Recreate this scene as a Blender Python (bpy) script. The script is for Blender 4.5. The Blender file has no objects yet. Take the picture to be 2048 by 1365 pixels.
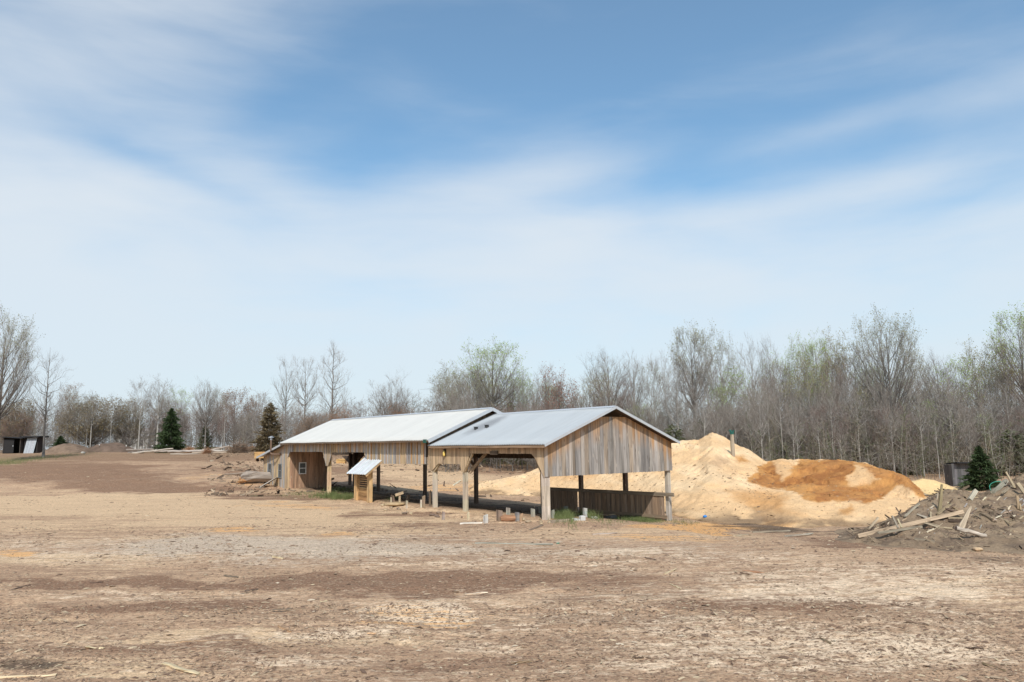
import bpy, math, random
import numpy as np
from mathutils import Matrix, Vector
R = math.radians
rng = np.random.default_rng(7)
random.seed(7)
S = bpy.context.scene
COL = S.collection

# ------------------------------------------------------------------ camera
F, PITCH, ROLL, CH = 1520.86, 7.546, -0.849, 3.02
CX, CY = 1024, 682.5
cd = bpy.data.cameras.new('camera'); cam = bpy.data.objects.new('camera', cd); COL.objects.link(cam)
cd.sensor_width = 36; cd.lens = 36 * F / 2048; cd.clip_end = 3000; cd.clip_start = .1
cam.matrix_world = Matrix.Translation((0, 0, CH)) @ Matrix.Rotation(R(90 + PITCH), 4, 'X') @ Matrix.Rotation(R(ROLL), 4, 'Z')
S.camera = cam
_b = R(PITCH); _r = R(ROLL)

def ray(px, py):                       # direction with forward (y) component 1
    px = np.asarray(px, float); py = np.asarray(py, float)
    dx, dy = px - CX, py - CY
    c, s = math.cos(-_r), math.sin(-_r)
    x = dx * c - dy * s; y = dx * s + dy * c
    xx, yy = x / F, -y / F
    c, s = math.cos(_b), math.sin(_b)
    Y = c - yy * s
    return xx / Y, np.ones_like(xx), (s + yy * c) / Y

def at(px, py, Y):
    a, b, c = ray(px, py)
    return Vector((float(a) * Y, Y, CH + float(c) * Y))

def proj(X, Y, Z):
    Z = Z - CH
    c, s = math.cos(_b), math.sin(_b)
    d = np.maximum(Y * c + Z * s, .1); up = -Y * s + Z * c
    x, y = F * X / d, -F * up / d
    return CX + x * math.cos(_r) - y * math.sin(_r), CY + x * math.sin(_r) + y * math.cos(_r)

# ------------------------------------------------------------------ noise
def _h(ix, iy, seed):
    n = (ix.astype(np.int64) * 374761393 + iy.astype(np.int64) * 668265263 + seed * 1442695041) & 0xffffffff
    n = ((n ^ (n >> 13)) * 1274126177) & 0xffffffff
    return ((n ^ (n >> 16)) & 0xffff) / 65535.0

def vn(x, y, seed=0):
    x = np.asarray(x, float); y = np.asarray(y, float)
    xi, yi = np.floor(x), np.floor(y); fx, fy = x - xi, y - yi
    fx = fx * fx * (3 - 2 * fx); fy = fy * fy * (3 - 2 * fy)
    a, b, c, d = _h(xi, yi, seed), _h(xi + 1, yi, seed), _h(xi, yi + 1, seed), _h(xi + 1, yi + 1, seed)
    return (a * (1 - fx) + b * fx) * (1 - fy) + (c * (1 - fx) + d * fx) * fy

def fbm(x, y, seed=0, o=4):
    t, a, w = 0, .5, 0
    for k in range(o):
        t = t + a * vn(np.asarray(x) * 2 ** k + 17.3 * k, np.asarray(y) * 2 ** k - 9.1 * k, seed + k); w += a; a *= .5
    return t / w

def sst(a, b, x):
    t = np.clip((np.asarray(x, float) - a) / (b - a), 0, 1)
    return t * t * (3 - 2 * t)

# ------------------------------------------------------------------ barn frame
YAW = 52.717
O = np.array([1.199, 29.832]); _a = R(YAW)
VX = np.array([math.sin(_a), math.cos(_a)]); UX = np.array([-math.cos(_a), math.sin(_a)])
ROTZ = R(90 - YAW)

def bw(v, u):
    p = O + VX * v + UX * u
    return float(p[0]), float(p[1])

# ------------------------------------------------------------------ ground
def ground(x, y):
    x = np.asarray(x, float); y = np.asarray(y, float)
    v = (x - O[0]) * VX[0] + (y - O[1]) * VX[1]
    side = sst(-.35, .45, x / np.maximum(y, 8))
    zf = 2.45 * (1 - side) - .55 * side
    z = zf * sst(42, 112, y) - .52 * sst(.5, 7, v) * (1 - .55 * sst(50, 80, y))
    w = np.clip(1 - np.hypot(x - 1.5, y - 31) / 3, 0, 1)
    z = z + .10 * (fbm(x / 6, y / 6, 3, 3) - .5) * sst(6, 16, y)
    # rough bank on the far side of the yard (left)
    bank = sst(46, 52, y + .18 * x) * sst(-8, -20, x) * (1 - sst(60, 85, y))
    z = z + bank * (.28 + .5 * (fbm(x / 3, y / 3, 9, 4) - .5))
    z = z + .035 * (fbm(x * 1.1, y * 1.1, 21, 4) - .5) * (1 - sst(30, 60, y)) * 2
    u = (x - O[0]) * UX[0] + (y - O[1]) * UX[1]
    m = np.exp(-((v + 1.1) / 1.0) ** 2) * sst(-1, 1, u) * (1 - sst(14, 17, u))
    z = z + m * (.04 + .34 * (fbm(x * 1.4, y * 1.4, 61, 4) - .48))
    z = z + .16 * (fbm(x * .55, y * .8, 66, 4) - .5) * sst(34, 48, y) * (1 - sst(80, 110, y))
    return z

def polymask(px, py, poly, soft):
    px = np.asarray(px, float); py = np.asarray(py, float)
    ins = np.zeros(px.shape, bool); dm = np.full(px.shape, 1e9)
    n = len(poly)
    for i in range(n):
        x1, y1 = poly[i]; x2, y2 = poly[(i + 1) % n]
        cr = ((y1 > py) != (y2 > py)) & (px < (x2 - x1) * (py - y1) / ((y2 - y1) or 1e-9) + x1)
        ins ^= cr
        t = np.clip(((px - x1) * (x2 - x1) + (py - y1) * (y2 - y1)) / ((x2 - x1) ** 2 + (y2 - y1) ** 2 + 1e-9), 0, 1)
        dm = np.minimum(dm, np.hypot(px - x1 - t * (x2 - x1), py - y1 - t * (y2 - y1)))
    return sst(-soft, soft, np.where(ins, dm, -dm))

# heaps: columns of bearing, crest pixel height and distance, foot distance -> true height field
class Heap:
    def __init__(s, tab, prof, back, seed, rough, skirt=.35):
        s.tab = np.array(tab, float); s.prof = prof; s.back = back; s.seed = seed; s.rough = rough; s.skirt = skirt
        t = s.tab
        s.az = np.array([float(ray(a, b)[0]) for a, b in t[:, :2]])
        s.zc = np.array([at(a, b, c)[2] for a, b, c in t[:, :3]])
    def z(s, x, y):
        x = np.asarray(x, float); y = np.asarray(y, float)
        az = x / np.maximum(y, 1)
        yc = np.interp(az, s.az, s.tab[:, 2]); yb = np.interp(az, s.az, s.tab[:, 3]); zc = np.interp(az, s.az, s.zc)
        yb = yb + 1.0 * (fbm(x * .7, x * .3, s.seed + 5, 3) - .5)
        px = np.interp(az, s.az, s.tab[:, 0])
        g = ground(x, y)
        t = (y - yb) / (yc - yb)
        wob = np.clip(1 - t, 0, 1) * .03 * (fbm(x * .35, y * .45, s.seed + 9, 4) - .5) * 2
        zc = np.interp(az + wob, s.az, s.zc); zc = .5 * zc + .25 * (np.interp(az + wob - .006 * np.clip(1 - t, 0, 1), s.az, s.zc) + np.interp(az + wob + .006 * np.clip(1 - t, 0, 1), s.az, s.zc))
        h = np.where(t < 1, s.prof(np.clip(t, 0, 1), px), 1 - sst(0, 1, np.clip((y - yc) / s.back, 0, 1)))
        h = np.where(t < 0, 0, h)
        edge = sst(s.az[0], s.az[0] + (.05 if s.seed == 80 else .012), az + (.03 * (fbm(x * .8, y * .8, s.seed + 7, 4) - .5) if s.seed == 80 else 0)) * (1 - sst(s.az[-1] - .012, s.az[-1], az))
        H = (zc - g)
        z = g + h * H * edge
        m = sst(0, .12, h) * edge
        z = z + m * s.rough * (fbm(x * .9, y * .9, s.seed, 5) - .5) + m * s.rough * .35 * (fbm(x * 4, y * 4, s.seed + 1, 3) - .5)
        z = z - m * s.rough * .5 * sst(.56, .72, fbm(x * 1.5, y * 1.2, s.seed + 3, 4)) * sst(.25, .6, t)
        return np.where((h * edge) > .004, z, g - s.skirt)

def saw_prof(t, px):
    a = np.interp(t, [0, .06, .2, .5, .85, 1], [0, .07, .2, .52, .9, 1])
    b = np.interp(t, [0, .05, .28, .40, .64, .76, .86, 1], [0, .14, .39, .43, .475, .82, .965, 1])
    k = sst(1500, 1570, px) * (1 - sst(1800, 1840, px))
    return a * (1 - k) + b * k

sawdust = Heap([(925, 990, 54, 52.5), (969, 963.5, 55, 52), (1015, 957, 55.5, 51), (1056, 947, 56, 50.5), (1082, 934, 56, 50), (1140, 912, 55, 47.5),
                (1200, 900, 54, 44.5), (1270, 888, 52, 40.5), (1345, 884, 50, 36), (1398, 881, 49, 33.6), (1414, 871, 48.4, 33.2), (1425, 865.5, 48, 33), (1441, 873, 48, 32.8), (1462, 886, 47.6, 32.6),
                (1498, 902, 47, 32.2), (1533, 923, 46.5, 31.7), (1565, 919, 46, 31.3), (1590, 921, 46, 31.1), (1612, 919, 45.6, 31), (1640, 919.5, 45, 31),
                (1693, 924, 44, 31), (1729, 928.5, 43, 31), (1782, 942.6, 41, 31), (1818, 958.6, 39, 31), (1853, 990.6, 36.5, 31), (1885, 1035, 34, 31)],
               saw_prof, 7.0, 40, .30)
mound = Heap([(1790, 985, 50, 48), (1818, 962, 50, 47.5), (1845, 958.5, 50, 47), (1870, 961, 50, 46.5), (1896, 971, 50, 46.3), (1920, 983, 50, 46.5), (1940, 996, 50, 48)],
             lambda t, px: sst(0, 1, t) ** .8, 4.0, 60, .12)
def deb_prof(t, px):
    return np.interp(t, [0, .15, .4, .7, .9, 1], [0, .10, .38, .78, .97, 1])
debris = Heap([(1672, 1072, 26.6, 25.8), (1705, 1064, 26.8, 25.6), (1745, 1052, 27.2, 25.2), (1806, 1033, 28, 24.9), (1840, 1006, 28.8, 24.5), (1869, 990, 29.4, 24.2), (1896, 980, 29.8, 24), (1919, 979, 30, 23.8), (1939, 982, 30, 23.7),
               (1967, 984, 30, 23.6), (1994, 979, 30.4, 23.4), (2020, 972, 30.6, 23.3), (2060, 966, 31, 23.2), (2160, 960, 31, 23.2), (2260, 985, 30, 24), (2330, 1040, 28, 25)],
              deb_prof, 4.0, 80, .42)
debris2 = Heap([(1968, 1000, 37, 34.5), (1990, 978, 37.5, 34), (2014, 961, 38, 34), (2032, 949, 38, 33.8), (2060, 942, 38, 33.6), (2130, 930, 38, 33.5), (2230, 945, 37, 34), (2300, 990, 36, 34)],
               deb_prof, 4.0, 90, .5)
HEAPS = [sawdust, mound, debris, debris2]

def surf(x, y):
    z = ground(x, y)
    for h in HEAPS: z = np.maximum(z, h.z(x, y))
    return z

def hit(px, py, fn=None, y0=6, y1=180):
    """point of the ground (or heap) seen at a place of the photograph"""
    fn = fn or surf
    a, b, c = ray(px, py)
    Y = np.concatenate([np.arange(y0, 60, .04), np.arange(60, y1, .25)])
    d = CH + float(c) * Y - fn(float(a) * Y, Y)
    i = np.argmax(d < 0)
    if d[i] >= 0: i = len(Y) - 1
    y = Y[i]
    return Vector((float(a) * y, y, float(fn(float(a) * y, y))))

# ------------------------------------------------------------------ material helpers
class N:
    def __init__(s, tree): s.t = tree; s.n = tree.nodes; s.l = tree.links
    def new(s, k, **kw):
        n = s.n.new(k)
        for a, b in kw.items(): setattr(n, a, b)
        return n
    def sock(s, node_in, val):
        if isinstance(val, bpy.types.NodeSocket): s.l.new(val, node_in)
        elif val is not None:
            if hasattr(node_in.default_value, '__len__') and not hasattr(val, '__len__'): val = (val,) * len(node_in.default_value)
            if hasattr(val, '__len__') and len(node_in.default_value) == 4 and len(val) == 3: val = (*val, 1)
            node_in.default_value = val
    def m(s, op, a, b=None, c=None, clamp=False):
        n = s.new('ShaderNodeMath', operation=op, use_clamp=clamp)
        for i, v in enumerate((a, b, c)):
            if v is not None: s.sock(n.inputs[i], v)
        return n.outputs[0]
    def mix(s, f, a, b, blend='MIX'):
        n = s.new('ShaderNodeMix', data_type='RGBA', blend_type=blend)
        s.sock(n.inputs[0], f); s.sock(n.inputs[6], a); s.sock(n.inputs[7], b)
        return n.outputs[2]
    def ss(s, lo, hi, v):
        n = s.new('ShaderNodeMapRange', interpolation_type='SMOOTHSTEP')
        s.sock(n.inputs[0], v); n.inputs[1].default_value = lo; n.inputs[2].default_value = hi
        return n.outputs[0]
    def noise(s, vec, scale, detail=4, rough=.55, out=0, dist=0):
        n = s.new('ShaderNodeTexNoise'); s.sock(n.inputs['Vector'], vec)
        n.inputs['Scale'].default_value = scale; n.inputs['Detail'].default_value = detail; n.inputs['Roughness'].default_value = rough; n.inputs['Distortion'].default_value = dist
        return n.outputs[out]
    def voro(s, vec, scale, out='Color', rand=1):
        n = s.new('ShaderNodeTexVoronoi'); s.sock(n.inputs['Vector'], vec); n.inputs['Scale'].default_value = scale
        n.inputs['Randomness'].default_value = rand
        return n.outputs[out]
    def map(s, vec, scale=(1, 1, 1), rot=(0, 0, 0), loc=(0, 0, 0)):
        n = s.new('ShaderNodeMapping'); s.sock(n.inputs[0], vec)
        n.inputs['Scale'].default_value = scale; n.inputs['Rotation'].default_value = rot; n.inputs['Location'].default_value = loc
        return n.outputs[0]
    def coord(s, o='Object'): return s.new('ShaderNodeTexCoord').outputs[o]
    def pos(s): return s.new('ShaderNodeNewGeometry').outputs['Position']
    def attr(s, name='Col', out='Color'):
        return s.new('ShaderNodeAttribute', attribute_name=name).outputs[out]
    def bump(s, h, strength=.5, dist=.02):
        n = s.new('ShaderNodeBump'); s.sock(n.inputs['Height'], h); n.inputs['Strength'].default_value = strength; n.inputs['Distance'].default_value = dist
        return n.outputs[0]

def material(name):
    m = bpy.data.materials.new(name); m.use_nodes = True
    g = N(m.node_tree); b = m.node_tree.nodes['Principled BSDF']
    b.inputs['Roughness'].default_value = .85
    b.inputs['Specular IOR Level'].default_value = .25
    return m, g, b

def wood_mat(name, axis='Z', rough=.85, grain=1.0):
    m, g, b = material(name)
    co = g.coord()
    lo, hi = .9, 13
    sc = {'X': (lo, hi, hi), 'Y': (hi, lo, hi), 'Z': (hi, hi, lo)}[axis]
    gr = g.noise(g.map(co, sc), 1.0, 5, .6, dist=.6)
    bl = g.noise(g.map(co, tuple(.12 * q for q in sc)), 3.0, 4, .6)
    sck = {'X': (1.6, 7, 7), 'Y': (7, 1.6, 7), 'Z': (7, 7, 1.6)}[axis]
    kn = g.voro(g.map(co, sck), 1.0, 'Distance')
    k = g.m('ADD', g.m('MULTIPLY', g.m('SUBTRACT', gr, .5), 1.9), g.m('MULTIPLY', g.m('SUBTRACT', bl, .5), 1.5))
    k = g.m('MAXIMUM', g.m('ADD', k, 1.06), .3)
    base = g.mix(1, g.attr(), k, 'MULTIPLY')
    knot = g.ss(.17, .10, kn)
    kc = g.voro(g.map(co, sck), 1.0, 'Color'); ks = g.new('ShaderNodeSeparateColor'); g.sock(ks.inputs[0], kc)
    base = g.mix(g.m('MULTIPLY', knot, .55), base, g.mix(g.m('GREATER_THAN', ks.outputs[0], .45), (.09, .055, .03), (.55, .46, .36)))
    stain = g.ss(.56, .72, g.noise(g.map(co, tuple(.35 * q for q in sc)), 1.0, 4, .6))
    base = g.mix(g.m('MULTIPLY', stain, .28), base, (.15, .13, .115))
    g.sock(b.inputs['Base Color'], base)
    g.sock(b.inputs['Normal'], g.bump(gr, .45, .01))
    b.inputs['Roughness'].default_value = rough
    return m

def attr_mat(name, rough=.85, var=.5, scale=8, spec=.2):
    m, g, b = material(name)
    n = g.noise(g.coord(), scale, 4, .6)
    base = g.mix(1, g.attr(), g.m('ADD', g.m('MULTIPLY', n, 2 * var), 1 - var), 'MULTIPLY')
    g.sock(b.inputs['Base Color'], base); g.sock(b.inputs['Normal'], g.bump(n, .4, .02))
    b.inputs['Roughness'].default_value = rough; b.inputs['Specular IOR Level'].default_value = spec
    return m

def plain(name, col, rough=.7, var=.25, scale=6, metal=0, spec=.3, backlit=0):
    m, g, b = material(name)
    n = g.noise(g.coord(), scale, 4, .6)
    base = g.mix(1, col, g.m('ADD', g.m('MULTIPLY', n, 2 * var), 1 - var), 'MULTIPLY')
    g.sock(b.inputs['Base Color'], base)
    b.inputs['Roughness'].default_value = rough; b.inputs['Metallic'].default_value = metal; b.inputs['Specular IOR Level'].default_value = spec
    return m

M = {}
M['wood'] = wood_mat('weathered_boards', 'Z')
M['wood_x'] = wood_mat('weathered_timber', 'X')
M['wood_y'] = wood_mat('weathered_rail', 'Y')
M['attr'] = attr_mat('mixed_matter')
M['bark_chip'] = attr_mat('chip_matter', .9, .25, 30)
M['dark'] = plain('dark_opening', (.02, .018, .016), .9)
M['white_paint'] = plain('white_paint', (.78, .78, .76), .5, .08)
M['concrete'] = plain('pale_concrete', (.52, .50, .47), .9, .25, 12)
M['grey_block'] = plain('grey_block', (.16, .15, .14), .9, .25, 12)
M['rust_pipe'] = plain('rusty_pipe', (.20, .13, .09), .7, .5, 14, .3)
M['galv'] = plain('galvanised', (.5, .51, .52), .45, .15, 8, .6)
M['green_metal'] = plain('green_metal', (.02, .10, .08), .5, .2)
M['glass'] = plain('window_glass', (.05, .065, .075), .12, .2, 3, 0, .6)
M['tar'] = plain('tar_roof', (.022, .022, .024), .8, .3)
M['blue'] = plain('blue_plastic', (.03, .22, .6), .4, .1)
M['hose'] = plain('green_hose', (.05, .28, .19), .5, .2)
M['yellow'] = plain('yellow_glaze', (.75, .55, .15), .4, .1)
M['bark'] = plain('tree_bark', (.19, .17, .15), .9, .55, 1.2)
M['bark_pale'] = plain('pale_tree_bark', (.36, .335, .30), .9, .5, 1.2)
M['twig'] = plain('twig_bark', (.25, .217, .188), .9, .35, .8)
M['twig_red'] = plain('reddish_twig_bark', (.235, .165, .14), .9, .35, .8)

def leafmat(name, col, var=.6, scale=1.2, trans=.35):
    m, g, b = material(name)
    n = g.noise(g.pos(), scale, 4, .6)
    base = g.mix(1, col, g.m('ADD', g.m('MULTIPLY', n, 2 * var), 1 - var), 'MULTIPLY')
    g.sock(b.inputs['Base Color'], base)
    tr = g.new('ShaderNodeBsdfTranslucent'); g.sock(tr.inputs['Color'], base)
    ms = g.new('ShaderNodeMixShader'); ms.inputs[0].default_value = trans
    out = m.node_tree.nodes['Material Output']
    g.l.new(b.outputs[0], ms.inputs[1]); g.l.new(tr.outputs[0], ms.inputs[2]); g.l.new(ms.outputs[0], out.inputs[0])
    return m
M['bud_green'] = leafmat('pale_green_buds', (.36, .46, .14))
M['bud_olive'] = leafmat('olive_buds', (.33, .30, .13))
M['bud_grey'] = leafmat('greyish_buds', (.36, .36, .25))
M['bud_red'] = leafmat('reddish_buds', (.33, .17, .12))
M['leaf_rust'] = leafmat('rusty_dry_leaves', (.36, .18, .09))
M['leaf_olive'] = leafmat('olive_brown_leaves', (.27, .215, .12))
M['leaf_brown'] = leafmat('brown_leaves', (.30, .19, .115))
M['needle'] = leafmat('dark_needles', (.046, .070, .027), .7, 1.5, .15)
M['needle_dull'] = leafmat('dull_needles', (.105, .112, .06), .6, .6, .15)
M['needle_brown'] = leafmat('browned_needles', (.15, .115, .065), .6, .6, .15)
M['grass'] = leafmat('grass_blades', (.165, .195, .075), .6, 3, .3)

# ------------------------------------------------------------------ mesh helpers
def link(o): COL.objects.link(o); return o

def tag(o, label=None, cat=None, group=None, kind=None):
    if label: o['label'] = label
    if cat: o['category'] = cat
    if group: o['group'] = group
    if kind: o['kind'] = kind
    return o

def thing(name, label, cat, loc=(0, 0, 0), rz=0, group=None):
    o = link(bpy.data.objects.new(name, None)); o.location = loc; o.rotation_euler = (0, 0, rz); o.empty_display_size = .3
    return tag(o, label, cat, group)

def np_mesh(name, V, Q, mats, cols=None, smooth=False):
    me = bpy.data.meshes.new(name)
    V = np.asarray(V, np.float32); Q = np.asarray(Q, np.int32)
    k = Q.shape[1]
    me.vertices.add(len(V)); me.vertices.foreach_set('co', V.ravel())
    me.loops.add(Q.size); me.loops.foreach_set('vertex_index', Q.ravel())
    me.polygons.add(len(Q)); me.polygons.foreach_set('loop_start', np.arange(0, Q.size, k, dtype=np.int32))
    me.polygons.foreach_set('loop_total', np.full(len(Q), k, np.int32))
    if smooth: me.polygons.foreach_set('use_smooth', np.ones(len(Q), bool))
    if cols is not None:
        ca = me.color_attributes.new('Col', 'FLOAT_COLOR', 'POINT')
        c = np.ones((len(V), 4), np.float32); c[:, :cols.shape[1]] = cols
        ca.data.foreach_set('color', c.ravel())
    me.update(calc_edges=True); me.validate()
    for m in mats: me.materials.append(m)
    return me

def np_obj(name, V, Q, mats, cols=None, smooth=False, parent=None):
    o = link(bpy.data.objects.new(name, np_mesh(name, V, Q, mats, cols, smooth)))
    if parent: o.parent = parent
    return o

class MB:
    def __init__(s): s.v = []; s.f = []; s.c = []
    def quadbox(s, P, col):                 # 8 corners: bottom 4 then top 4
        i = len(s.v); s.v += [tuple(p) for p in P]
        if hasattr(col[0], '__len__'): s.c += [tuple(c) for c in col]
        else: s.c += [tuple(col)] * 8
        s.f += [(i, i + 3, i + 2, i + 1), (i + 4, i + 5, i + 6, i + 7)] + [(i + k, i + (k + 1) % 4, i + 4 + (k + 1) % 4, i + 4 + k) for k in range(4)]
    def box(s, a, b, col=(.5, .5, .5)):
        (x0, y0, z0), (x1, y1, z1) = a, b
        s.quadbox([(x0, y0, z0), (x1, y0, z0), (x1, y1, z0), (x0, y1, z0), (x0, y0, z1), (x1, y0, z1), (x1, y1, z1), (x0, y1, z1)], col)
    def beam(s, a, b, w, t, col=(.5, .5, .5), up=(0, 0, 1), n=1, taper=1, jit=0, bow=0):
        a, b = Vector(a), Vector(b); d = (b - a); L = d.length; d.normalize()
        sd = d.cross(Vector(up))
        if sd.length < 1e-3: sd = d.cross(Vector((1, 0, 0)))
        sd.normalize(); u = sd.cross(d)
        i0 = len(s.v)
        for k in range(n + 1):
            q = k / n; c = a + d * L * q + u * (bow * math.sin(math.pi * q)); ww = w * (1 + (taper - 1) * q) / 2; tt = t * (1 + (taper - 1) * q) / 2
            for sx, sy in ((-1, -1), (1, -1), (1, 1), (-1, 1)):
                j = [random.uniform(-jit, jit) for _ in range(2)]
                s.v.append(tuple(c + sd * (sx * ww + j[0]) + u * (sy * tt + j[1]))); s.c.append(tuple(col))
        for k in range(n):
            q = i0 + 4 * k
            for e in range(4): s.f.append((q + e, q + (e + 1) % 4, q + 4 + (e + 1) % 4, q + 4 + e))
        s.f.append((i0 + 3, i0 + 2, i0 + 1, i0)); q = i0 + 4 * n; s.f.append((q, q + 1, q + 2, q + 3))
    def tube(s, pts, rad, sides=8, col=(.5, .5, .5), jit=0, capcol=None):
        pts = [Vector(p) for p in pts]; i0 = len(s.v); n = len(pts)
        for k, p in enumerate(pts):
            d = (pts[min(k + 1, n - 1)] - pts[max(k - 1, 0)]).normalized()
            sd = d.cross(Vector((.13, .31, .94)))
            if sd.length < 1e-3: sd = d.cross(Vector((1, 0, 0)))
            sd.normalize(); u = sd.cross(d)
            r = rad[k] if hasattr(rad, '__len__') else rad
            for e in range(sides):
                an = 2 * math.pi * e / sides; rr = r * (1 + random.uniform(-jit, jit))
                s.v.append(tuple(p + sd * math.cos(an) * rr + u * math.sin(an) * rr)); s.c.append(tuple(col))
        for k in range(n - 1):
            for e in range(sides):
                q = i0 + k * sides
                s.f.append((q + e, q + (e + 1) % sides, q + sides + (e + 1) % sides, q + sides + e))
        for base, rev in ((i0, True), (i0 + (n - 1) * sides, False)):
            j = len(s.v)
            for e in range(sides): s.v.append(s.v[base + e]); s.c.append(tuple(capcol or col))
            idx = list(range(j, j + sides)); s.f.append(tuple(idx[::-1] if rev else idx))
    def build(s, name, mat, parent=None, off=(0, 0, 0), smooth=False):
        me = bpy.data.meshes.new(name)
        me.from_pydata([(x - off[0], y - off[1], z - off[2]) for x, y, z in s.v], [], s.f)
        ca = me.color_attributes.new('Col', 'FLOAT_COLOR', 'POINT')
        c = np.ones((len(s.v), 4), np.float32); c[:, :3] = np.array(s.c); ca.data.foreach_set('color', c.ravel())
        me.materials.append(mat)
        if smooth: me.polygons.foreach_set('use_smooth', np.ones(len(me.polygons), bool))
        me.update()
        o = link(bpy.data.objects.new(name, me))
        if parent: o.parent = parent
        return o

def lerp(a, b, t): return tuple(x * (1 - t) + y * t for x, y in zip(a, b))
def vary(c, k=.15, h=.04):
    q = random.uniform(1 - k, 1 + k); return tuple(max(.01, x * q * random.uniform(1 - h, 1 + h)) for x in c)

GREY, TAN, ORG, PALE, BRN = (.305, .275, .25), (.38, .285, .195), (.42, .235, .11), (.52, .385, .22), (.25, .165, .105)
SHADE_BRN = (.12, .085, .062)  # wood inside the barns, darkened to carry the interior shade
WEATH = [GREY, GREY, (.35, .305, .265), (.30, .24, .185), (.265, .24, .215), (.24, .22, .205)]

def boards(mb, axis, s0, s1, zb, zt, plane, thick, wr, colf, out=-1):
    """upright boards along an axis ('v' or 'u') of the barn frame; zb/zt give the cut ends; colf(s, q) the colour at height share q"""
    s = s0
    while s < s1 - .02:
        w = min(random.uniform(*wr), s1 - s); g = .0035
        a, b = s + g, s + w - g; j = random.uniform(0, .009); pal = random.random(), random.choice(WEATH), random.uniform(.80, 1.18)
        za, zbt = zb(a), zb(b); ta, tb = zt(a), zt(b); za -= random.uniform(0, .02); e = random.uniform(-.012, .012)
        p0, p1 = plane + out * j, plane + out * (j + thick)
        nseg = 4
        for k in range(nseg):
            q0, q1 = k / nseg, (k + 1) / nseg
            A0, A1 = za + (ta - za) * q0, za + (ta - za) * q1; B0, B1 = zbt + (tb - zbt) * q0, zbt + (tb - zbt) * q1
            if A1 - A0 < .004 and B1 - B0 < .004: continue
            c0, c1 = colf((a + b) / 2, (A0 + B0) / 2, (ta + tb) / 2, pal), colf((a + b) / 2, (A1 + B1) / 2, (ta + tb) / 2, pal)
            if axis == 'u': P = [(p0, a, A0), (p1, a, A0), (p1, b, B0), (p0, b, B0), (p0, a, A1), (p1, a, A1), (p1, b, B1), (p0, b, B1)]
            else: P = [(a, p0, A0), (b, p0, B0), (b, p1, B0), (a, p1, A0), (a, p0, A1), (b, p0, B1), (b, p1, B1), (a, p1, A1)]
            mb.quadbox(P, [c0] * 4 + [c1] * 4)
        s += w

def interp(pts):
    xs = [p[0] for p in pts]; ys = [p[1] for p in pts]
    return lambda x: float(np.interp(x, xs, ys))

# corrugated roof sheet between an eave line and a ridge line, ribs run down the slope
def roof_sheet(u0, u1, v_e, z_e, v_r, z_r, pitch, hgt, thick=.018, slots=4):
    prof = [(0, 0), (.28, 0), (.42, 1), (.58, 1), (.72, 0)] if slots == 4 else [(0, 0), (.34, 0), (.44, 1), (.62, 1), (.72, 0)]
    us, hs = [], []
    n = int(round((u1 - u0) / pitch)); p = (u1 - u0) / n
    for k in range(n):
        for a, h in prof: us.append(u0 + (k + a) * p); hs.append(h * hgt)
    us.append(u1); hs.append(0)
    us, hs = np.array(us), np.array(hs); m = len(us)
    rows = 7; V = []
    for lay in (0, -thick):
        for r in range(rows):
            t = r / (rows - 1)
            sag = .012 * np.sin(us * 1.3 + r) + .008 * np.sin(us * .47)
            V.append(np.stack([np.full(m, v_e + (v_r - v_e) * t), us, z_e + (z_r - z_e) * t + hs + lay + sag * (0 if r == rows - 1 else 1) * .6], 1))
    V = np.concatenate(V); Q = []
    for lay in range(2):
        b = lay * rows * m
        for r in range(rows - 1):
            i = b + r * m + np.arange(m - 1)
            q = np.stack([i, i + 1, i + m + 1, i + m], 1)
            Q.append(q if lay else q[:, ::-1])
    lo = rows * m; i = np.arange(m - 1)
    for r in (0, rows - 1):
        j = r * m + i; q = np.stack([j, j + 1, j + 1 + lo, j + lo], 1); Q.append(q)
    for r in range(rows - 1):
        for c in (0, m - 1):
            j = r * m + c; Q.append(np.array([[j, j + m, j + m + lo, j + lo]]))
    return V, np.concatenate(Q)

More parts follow.
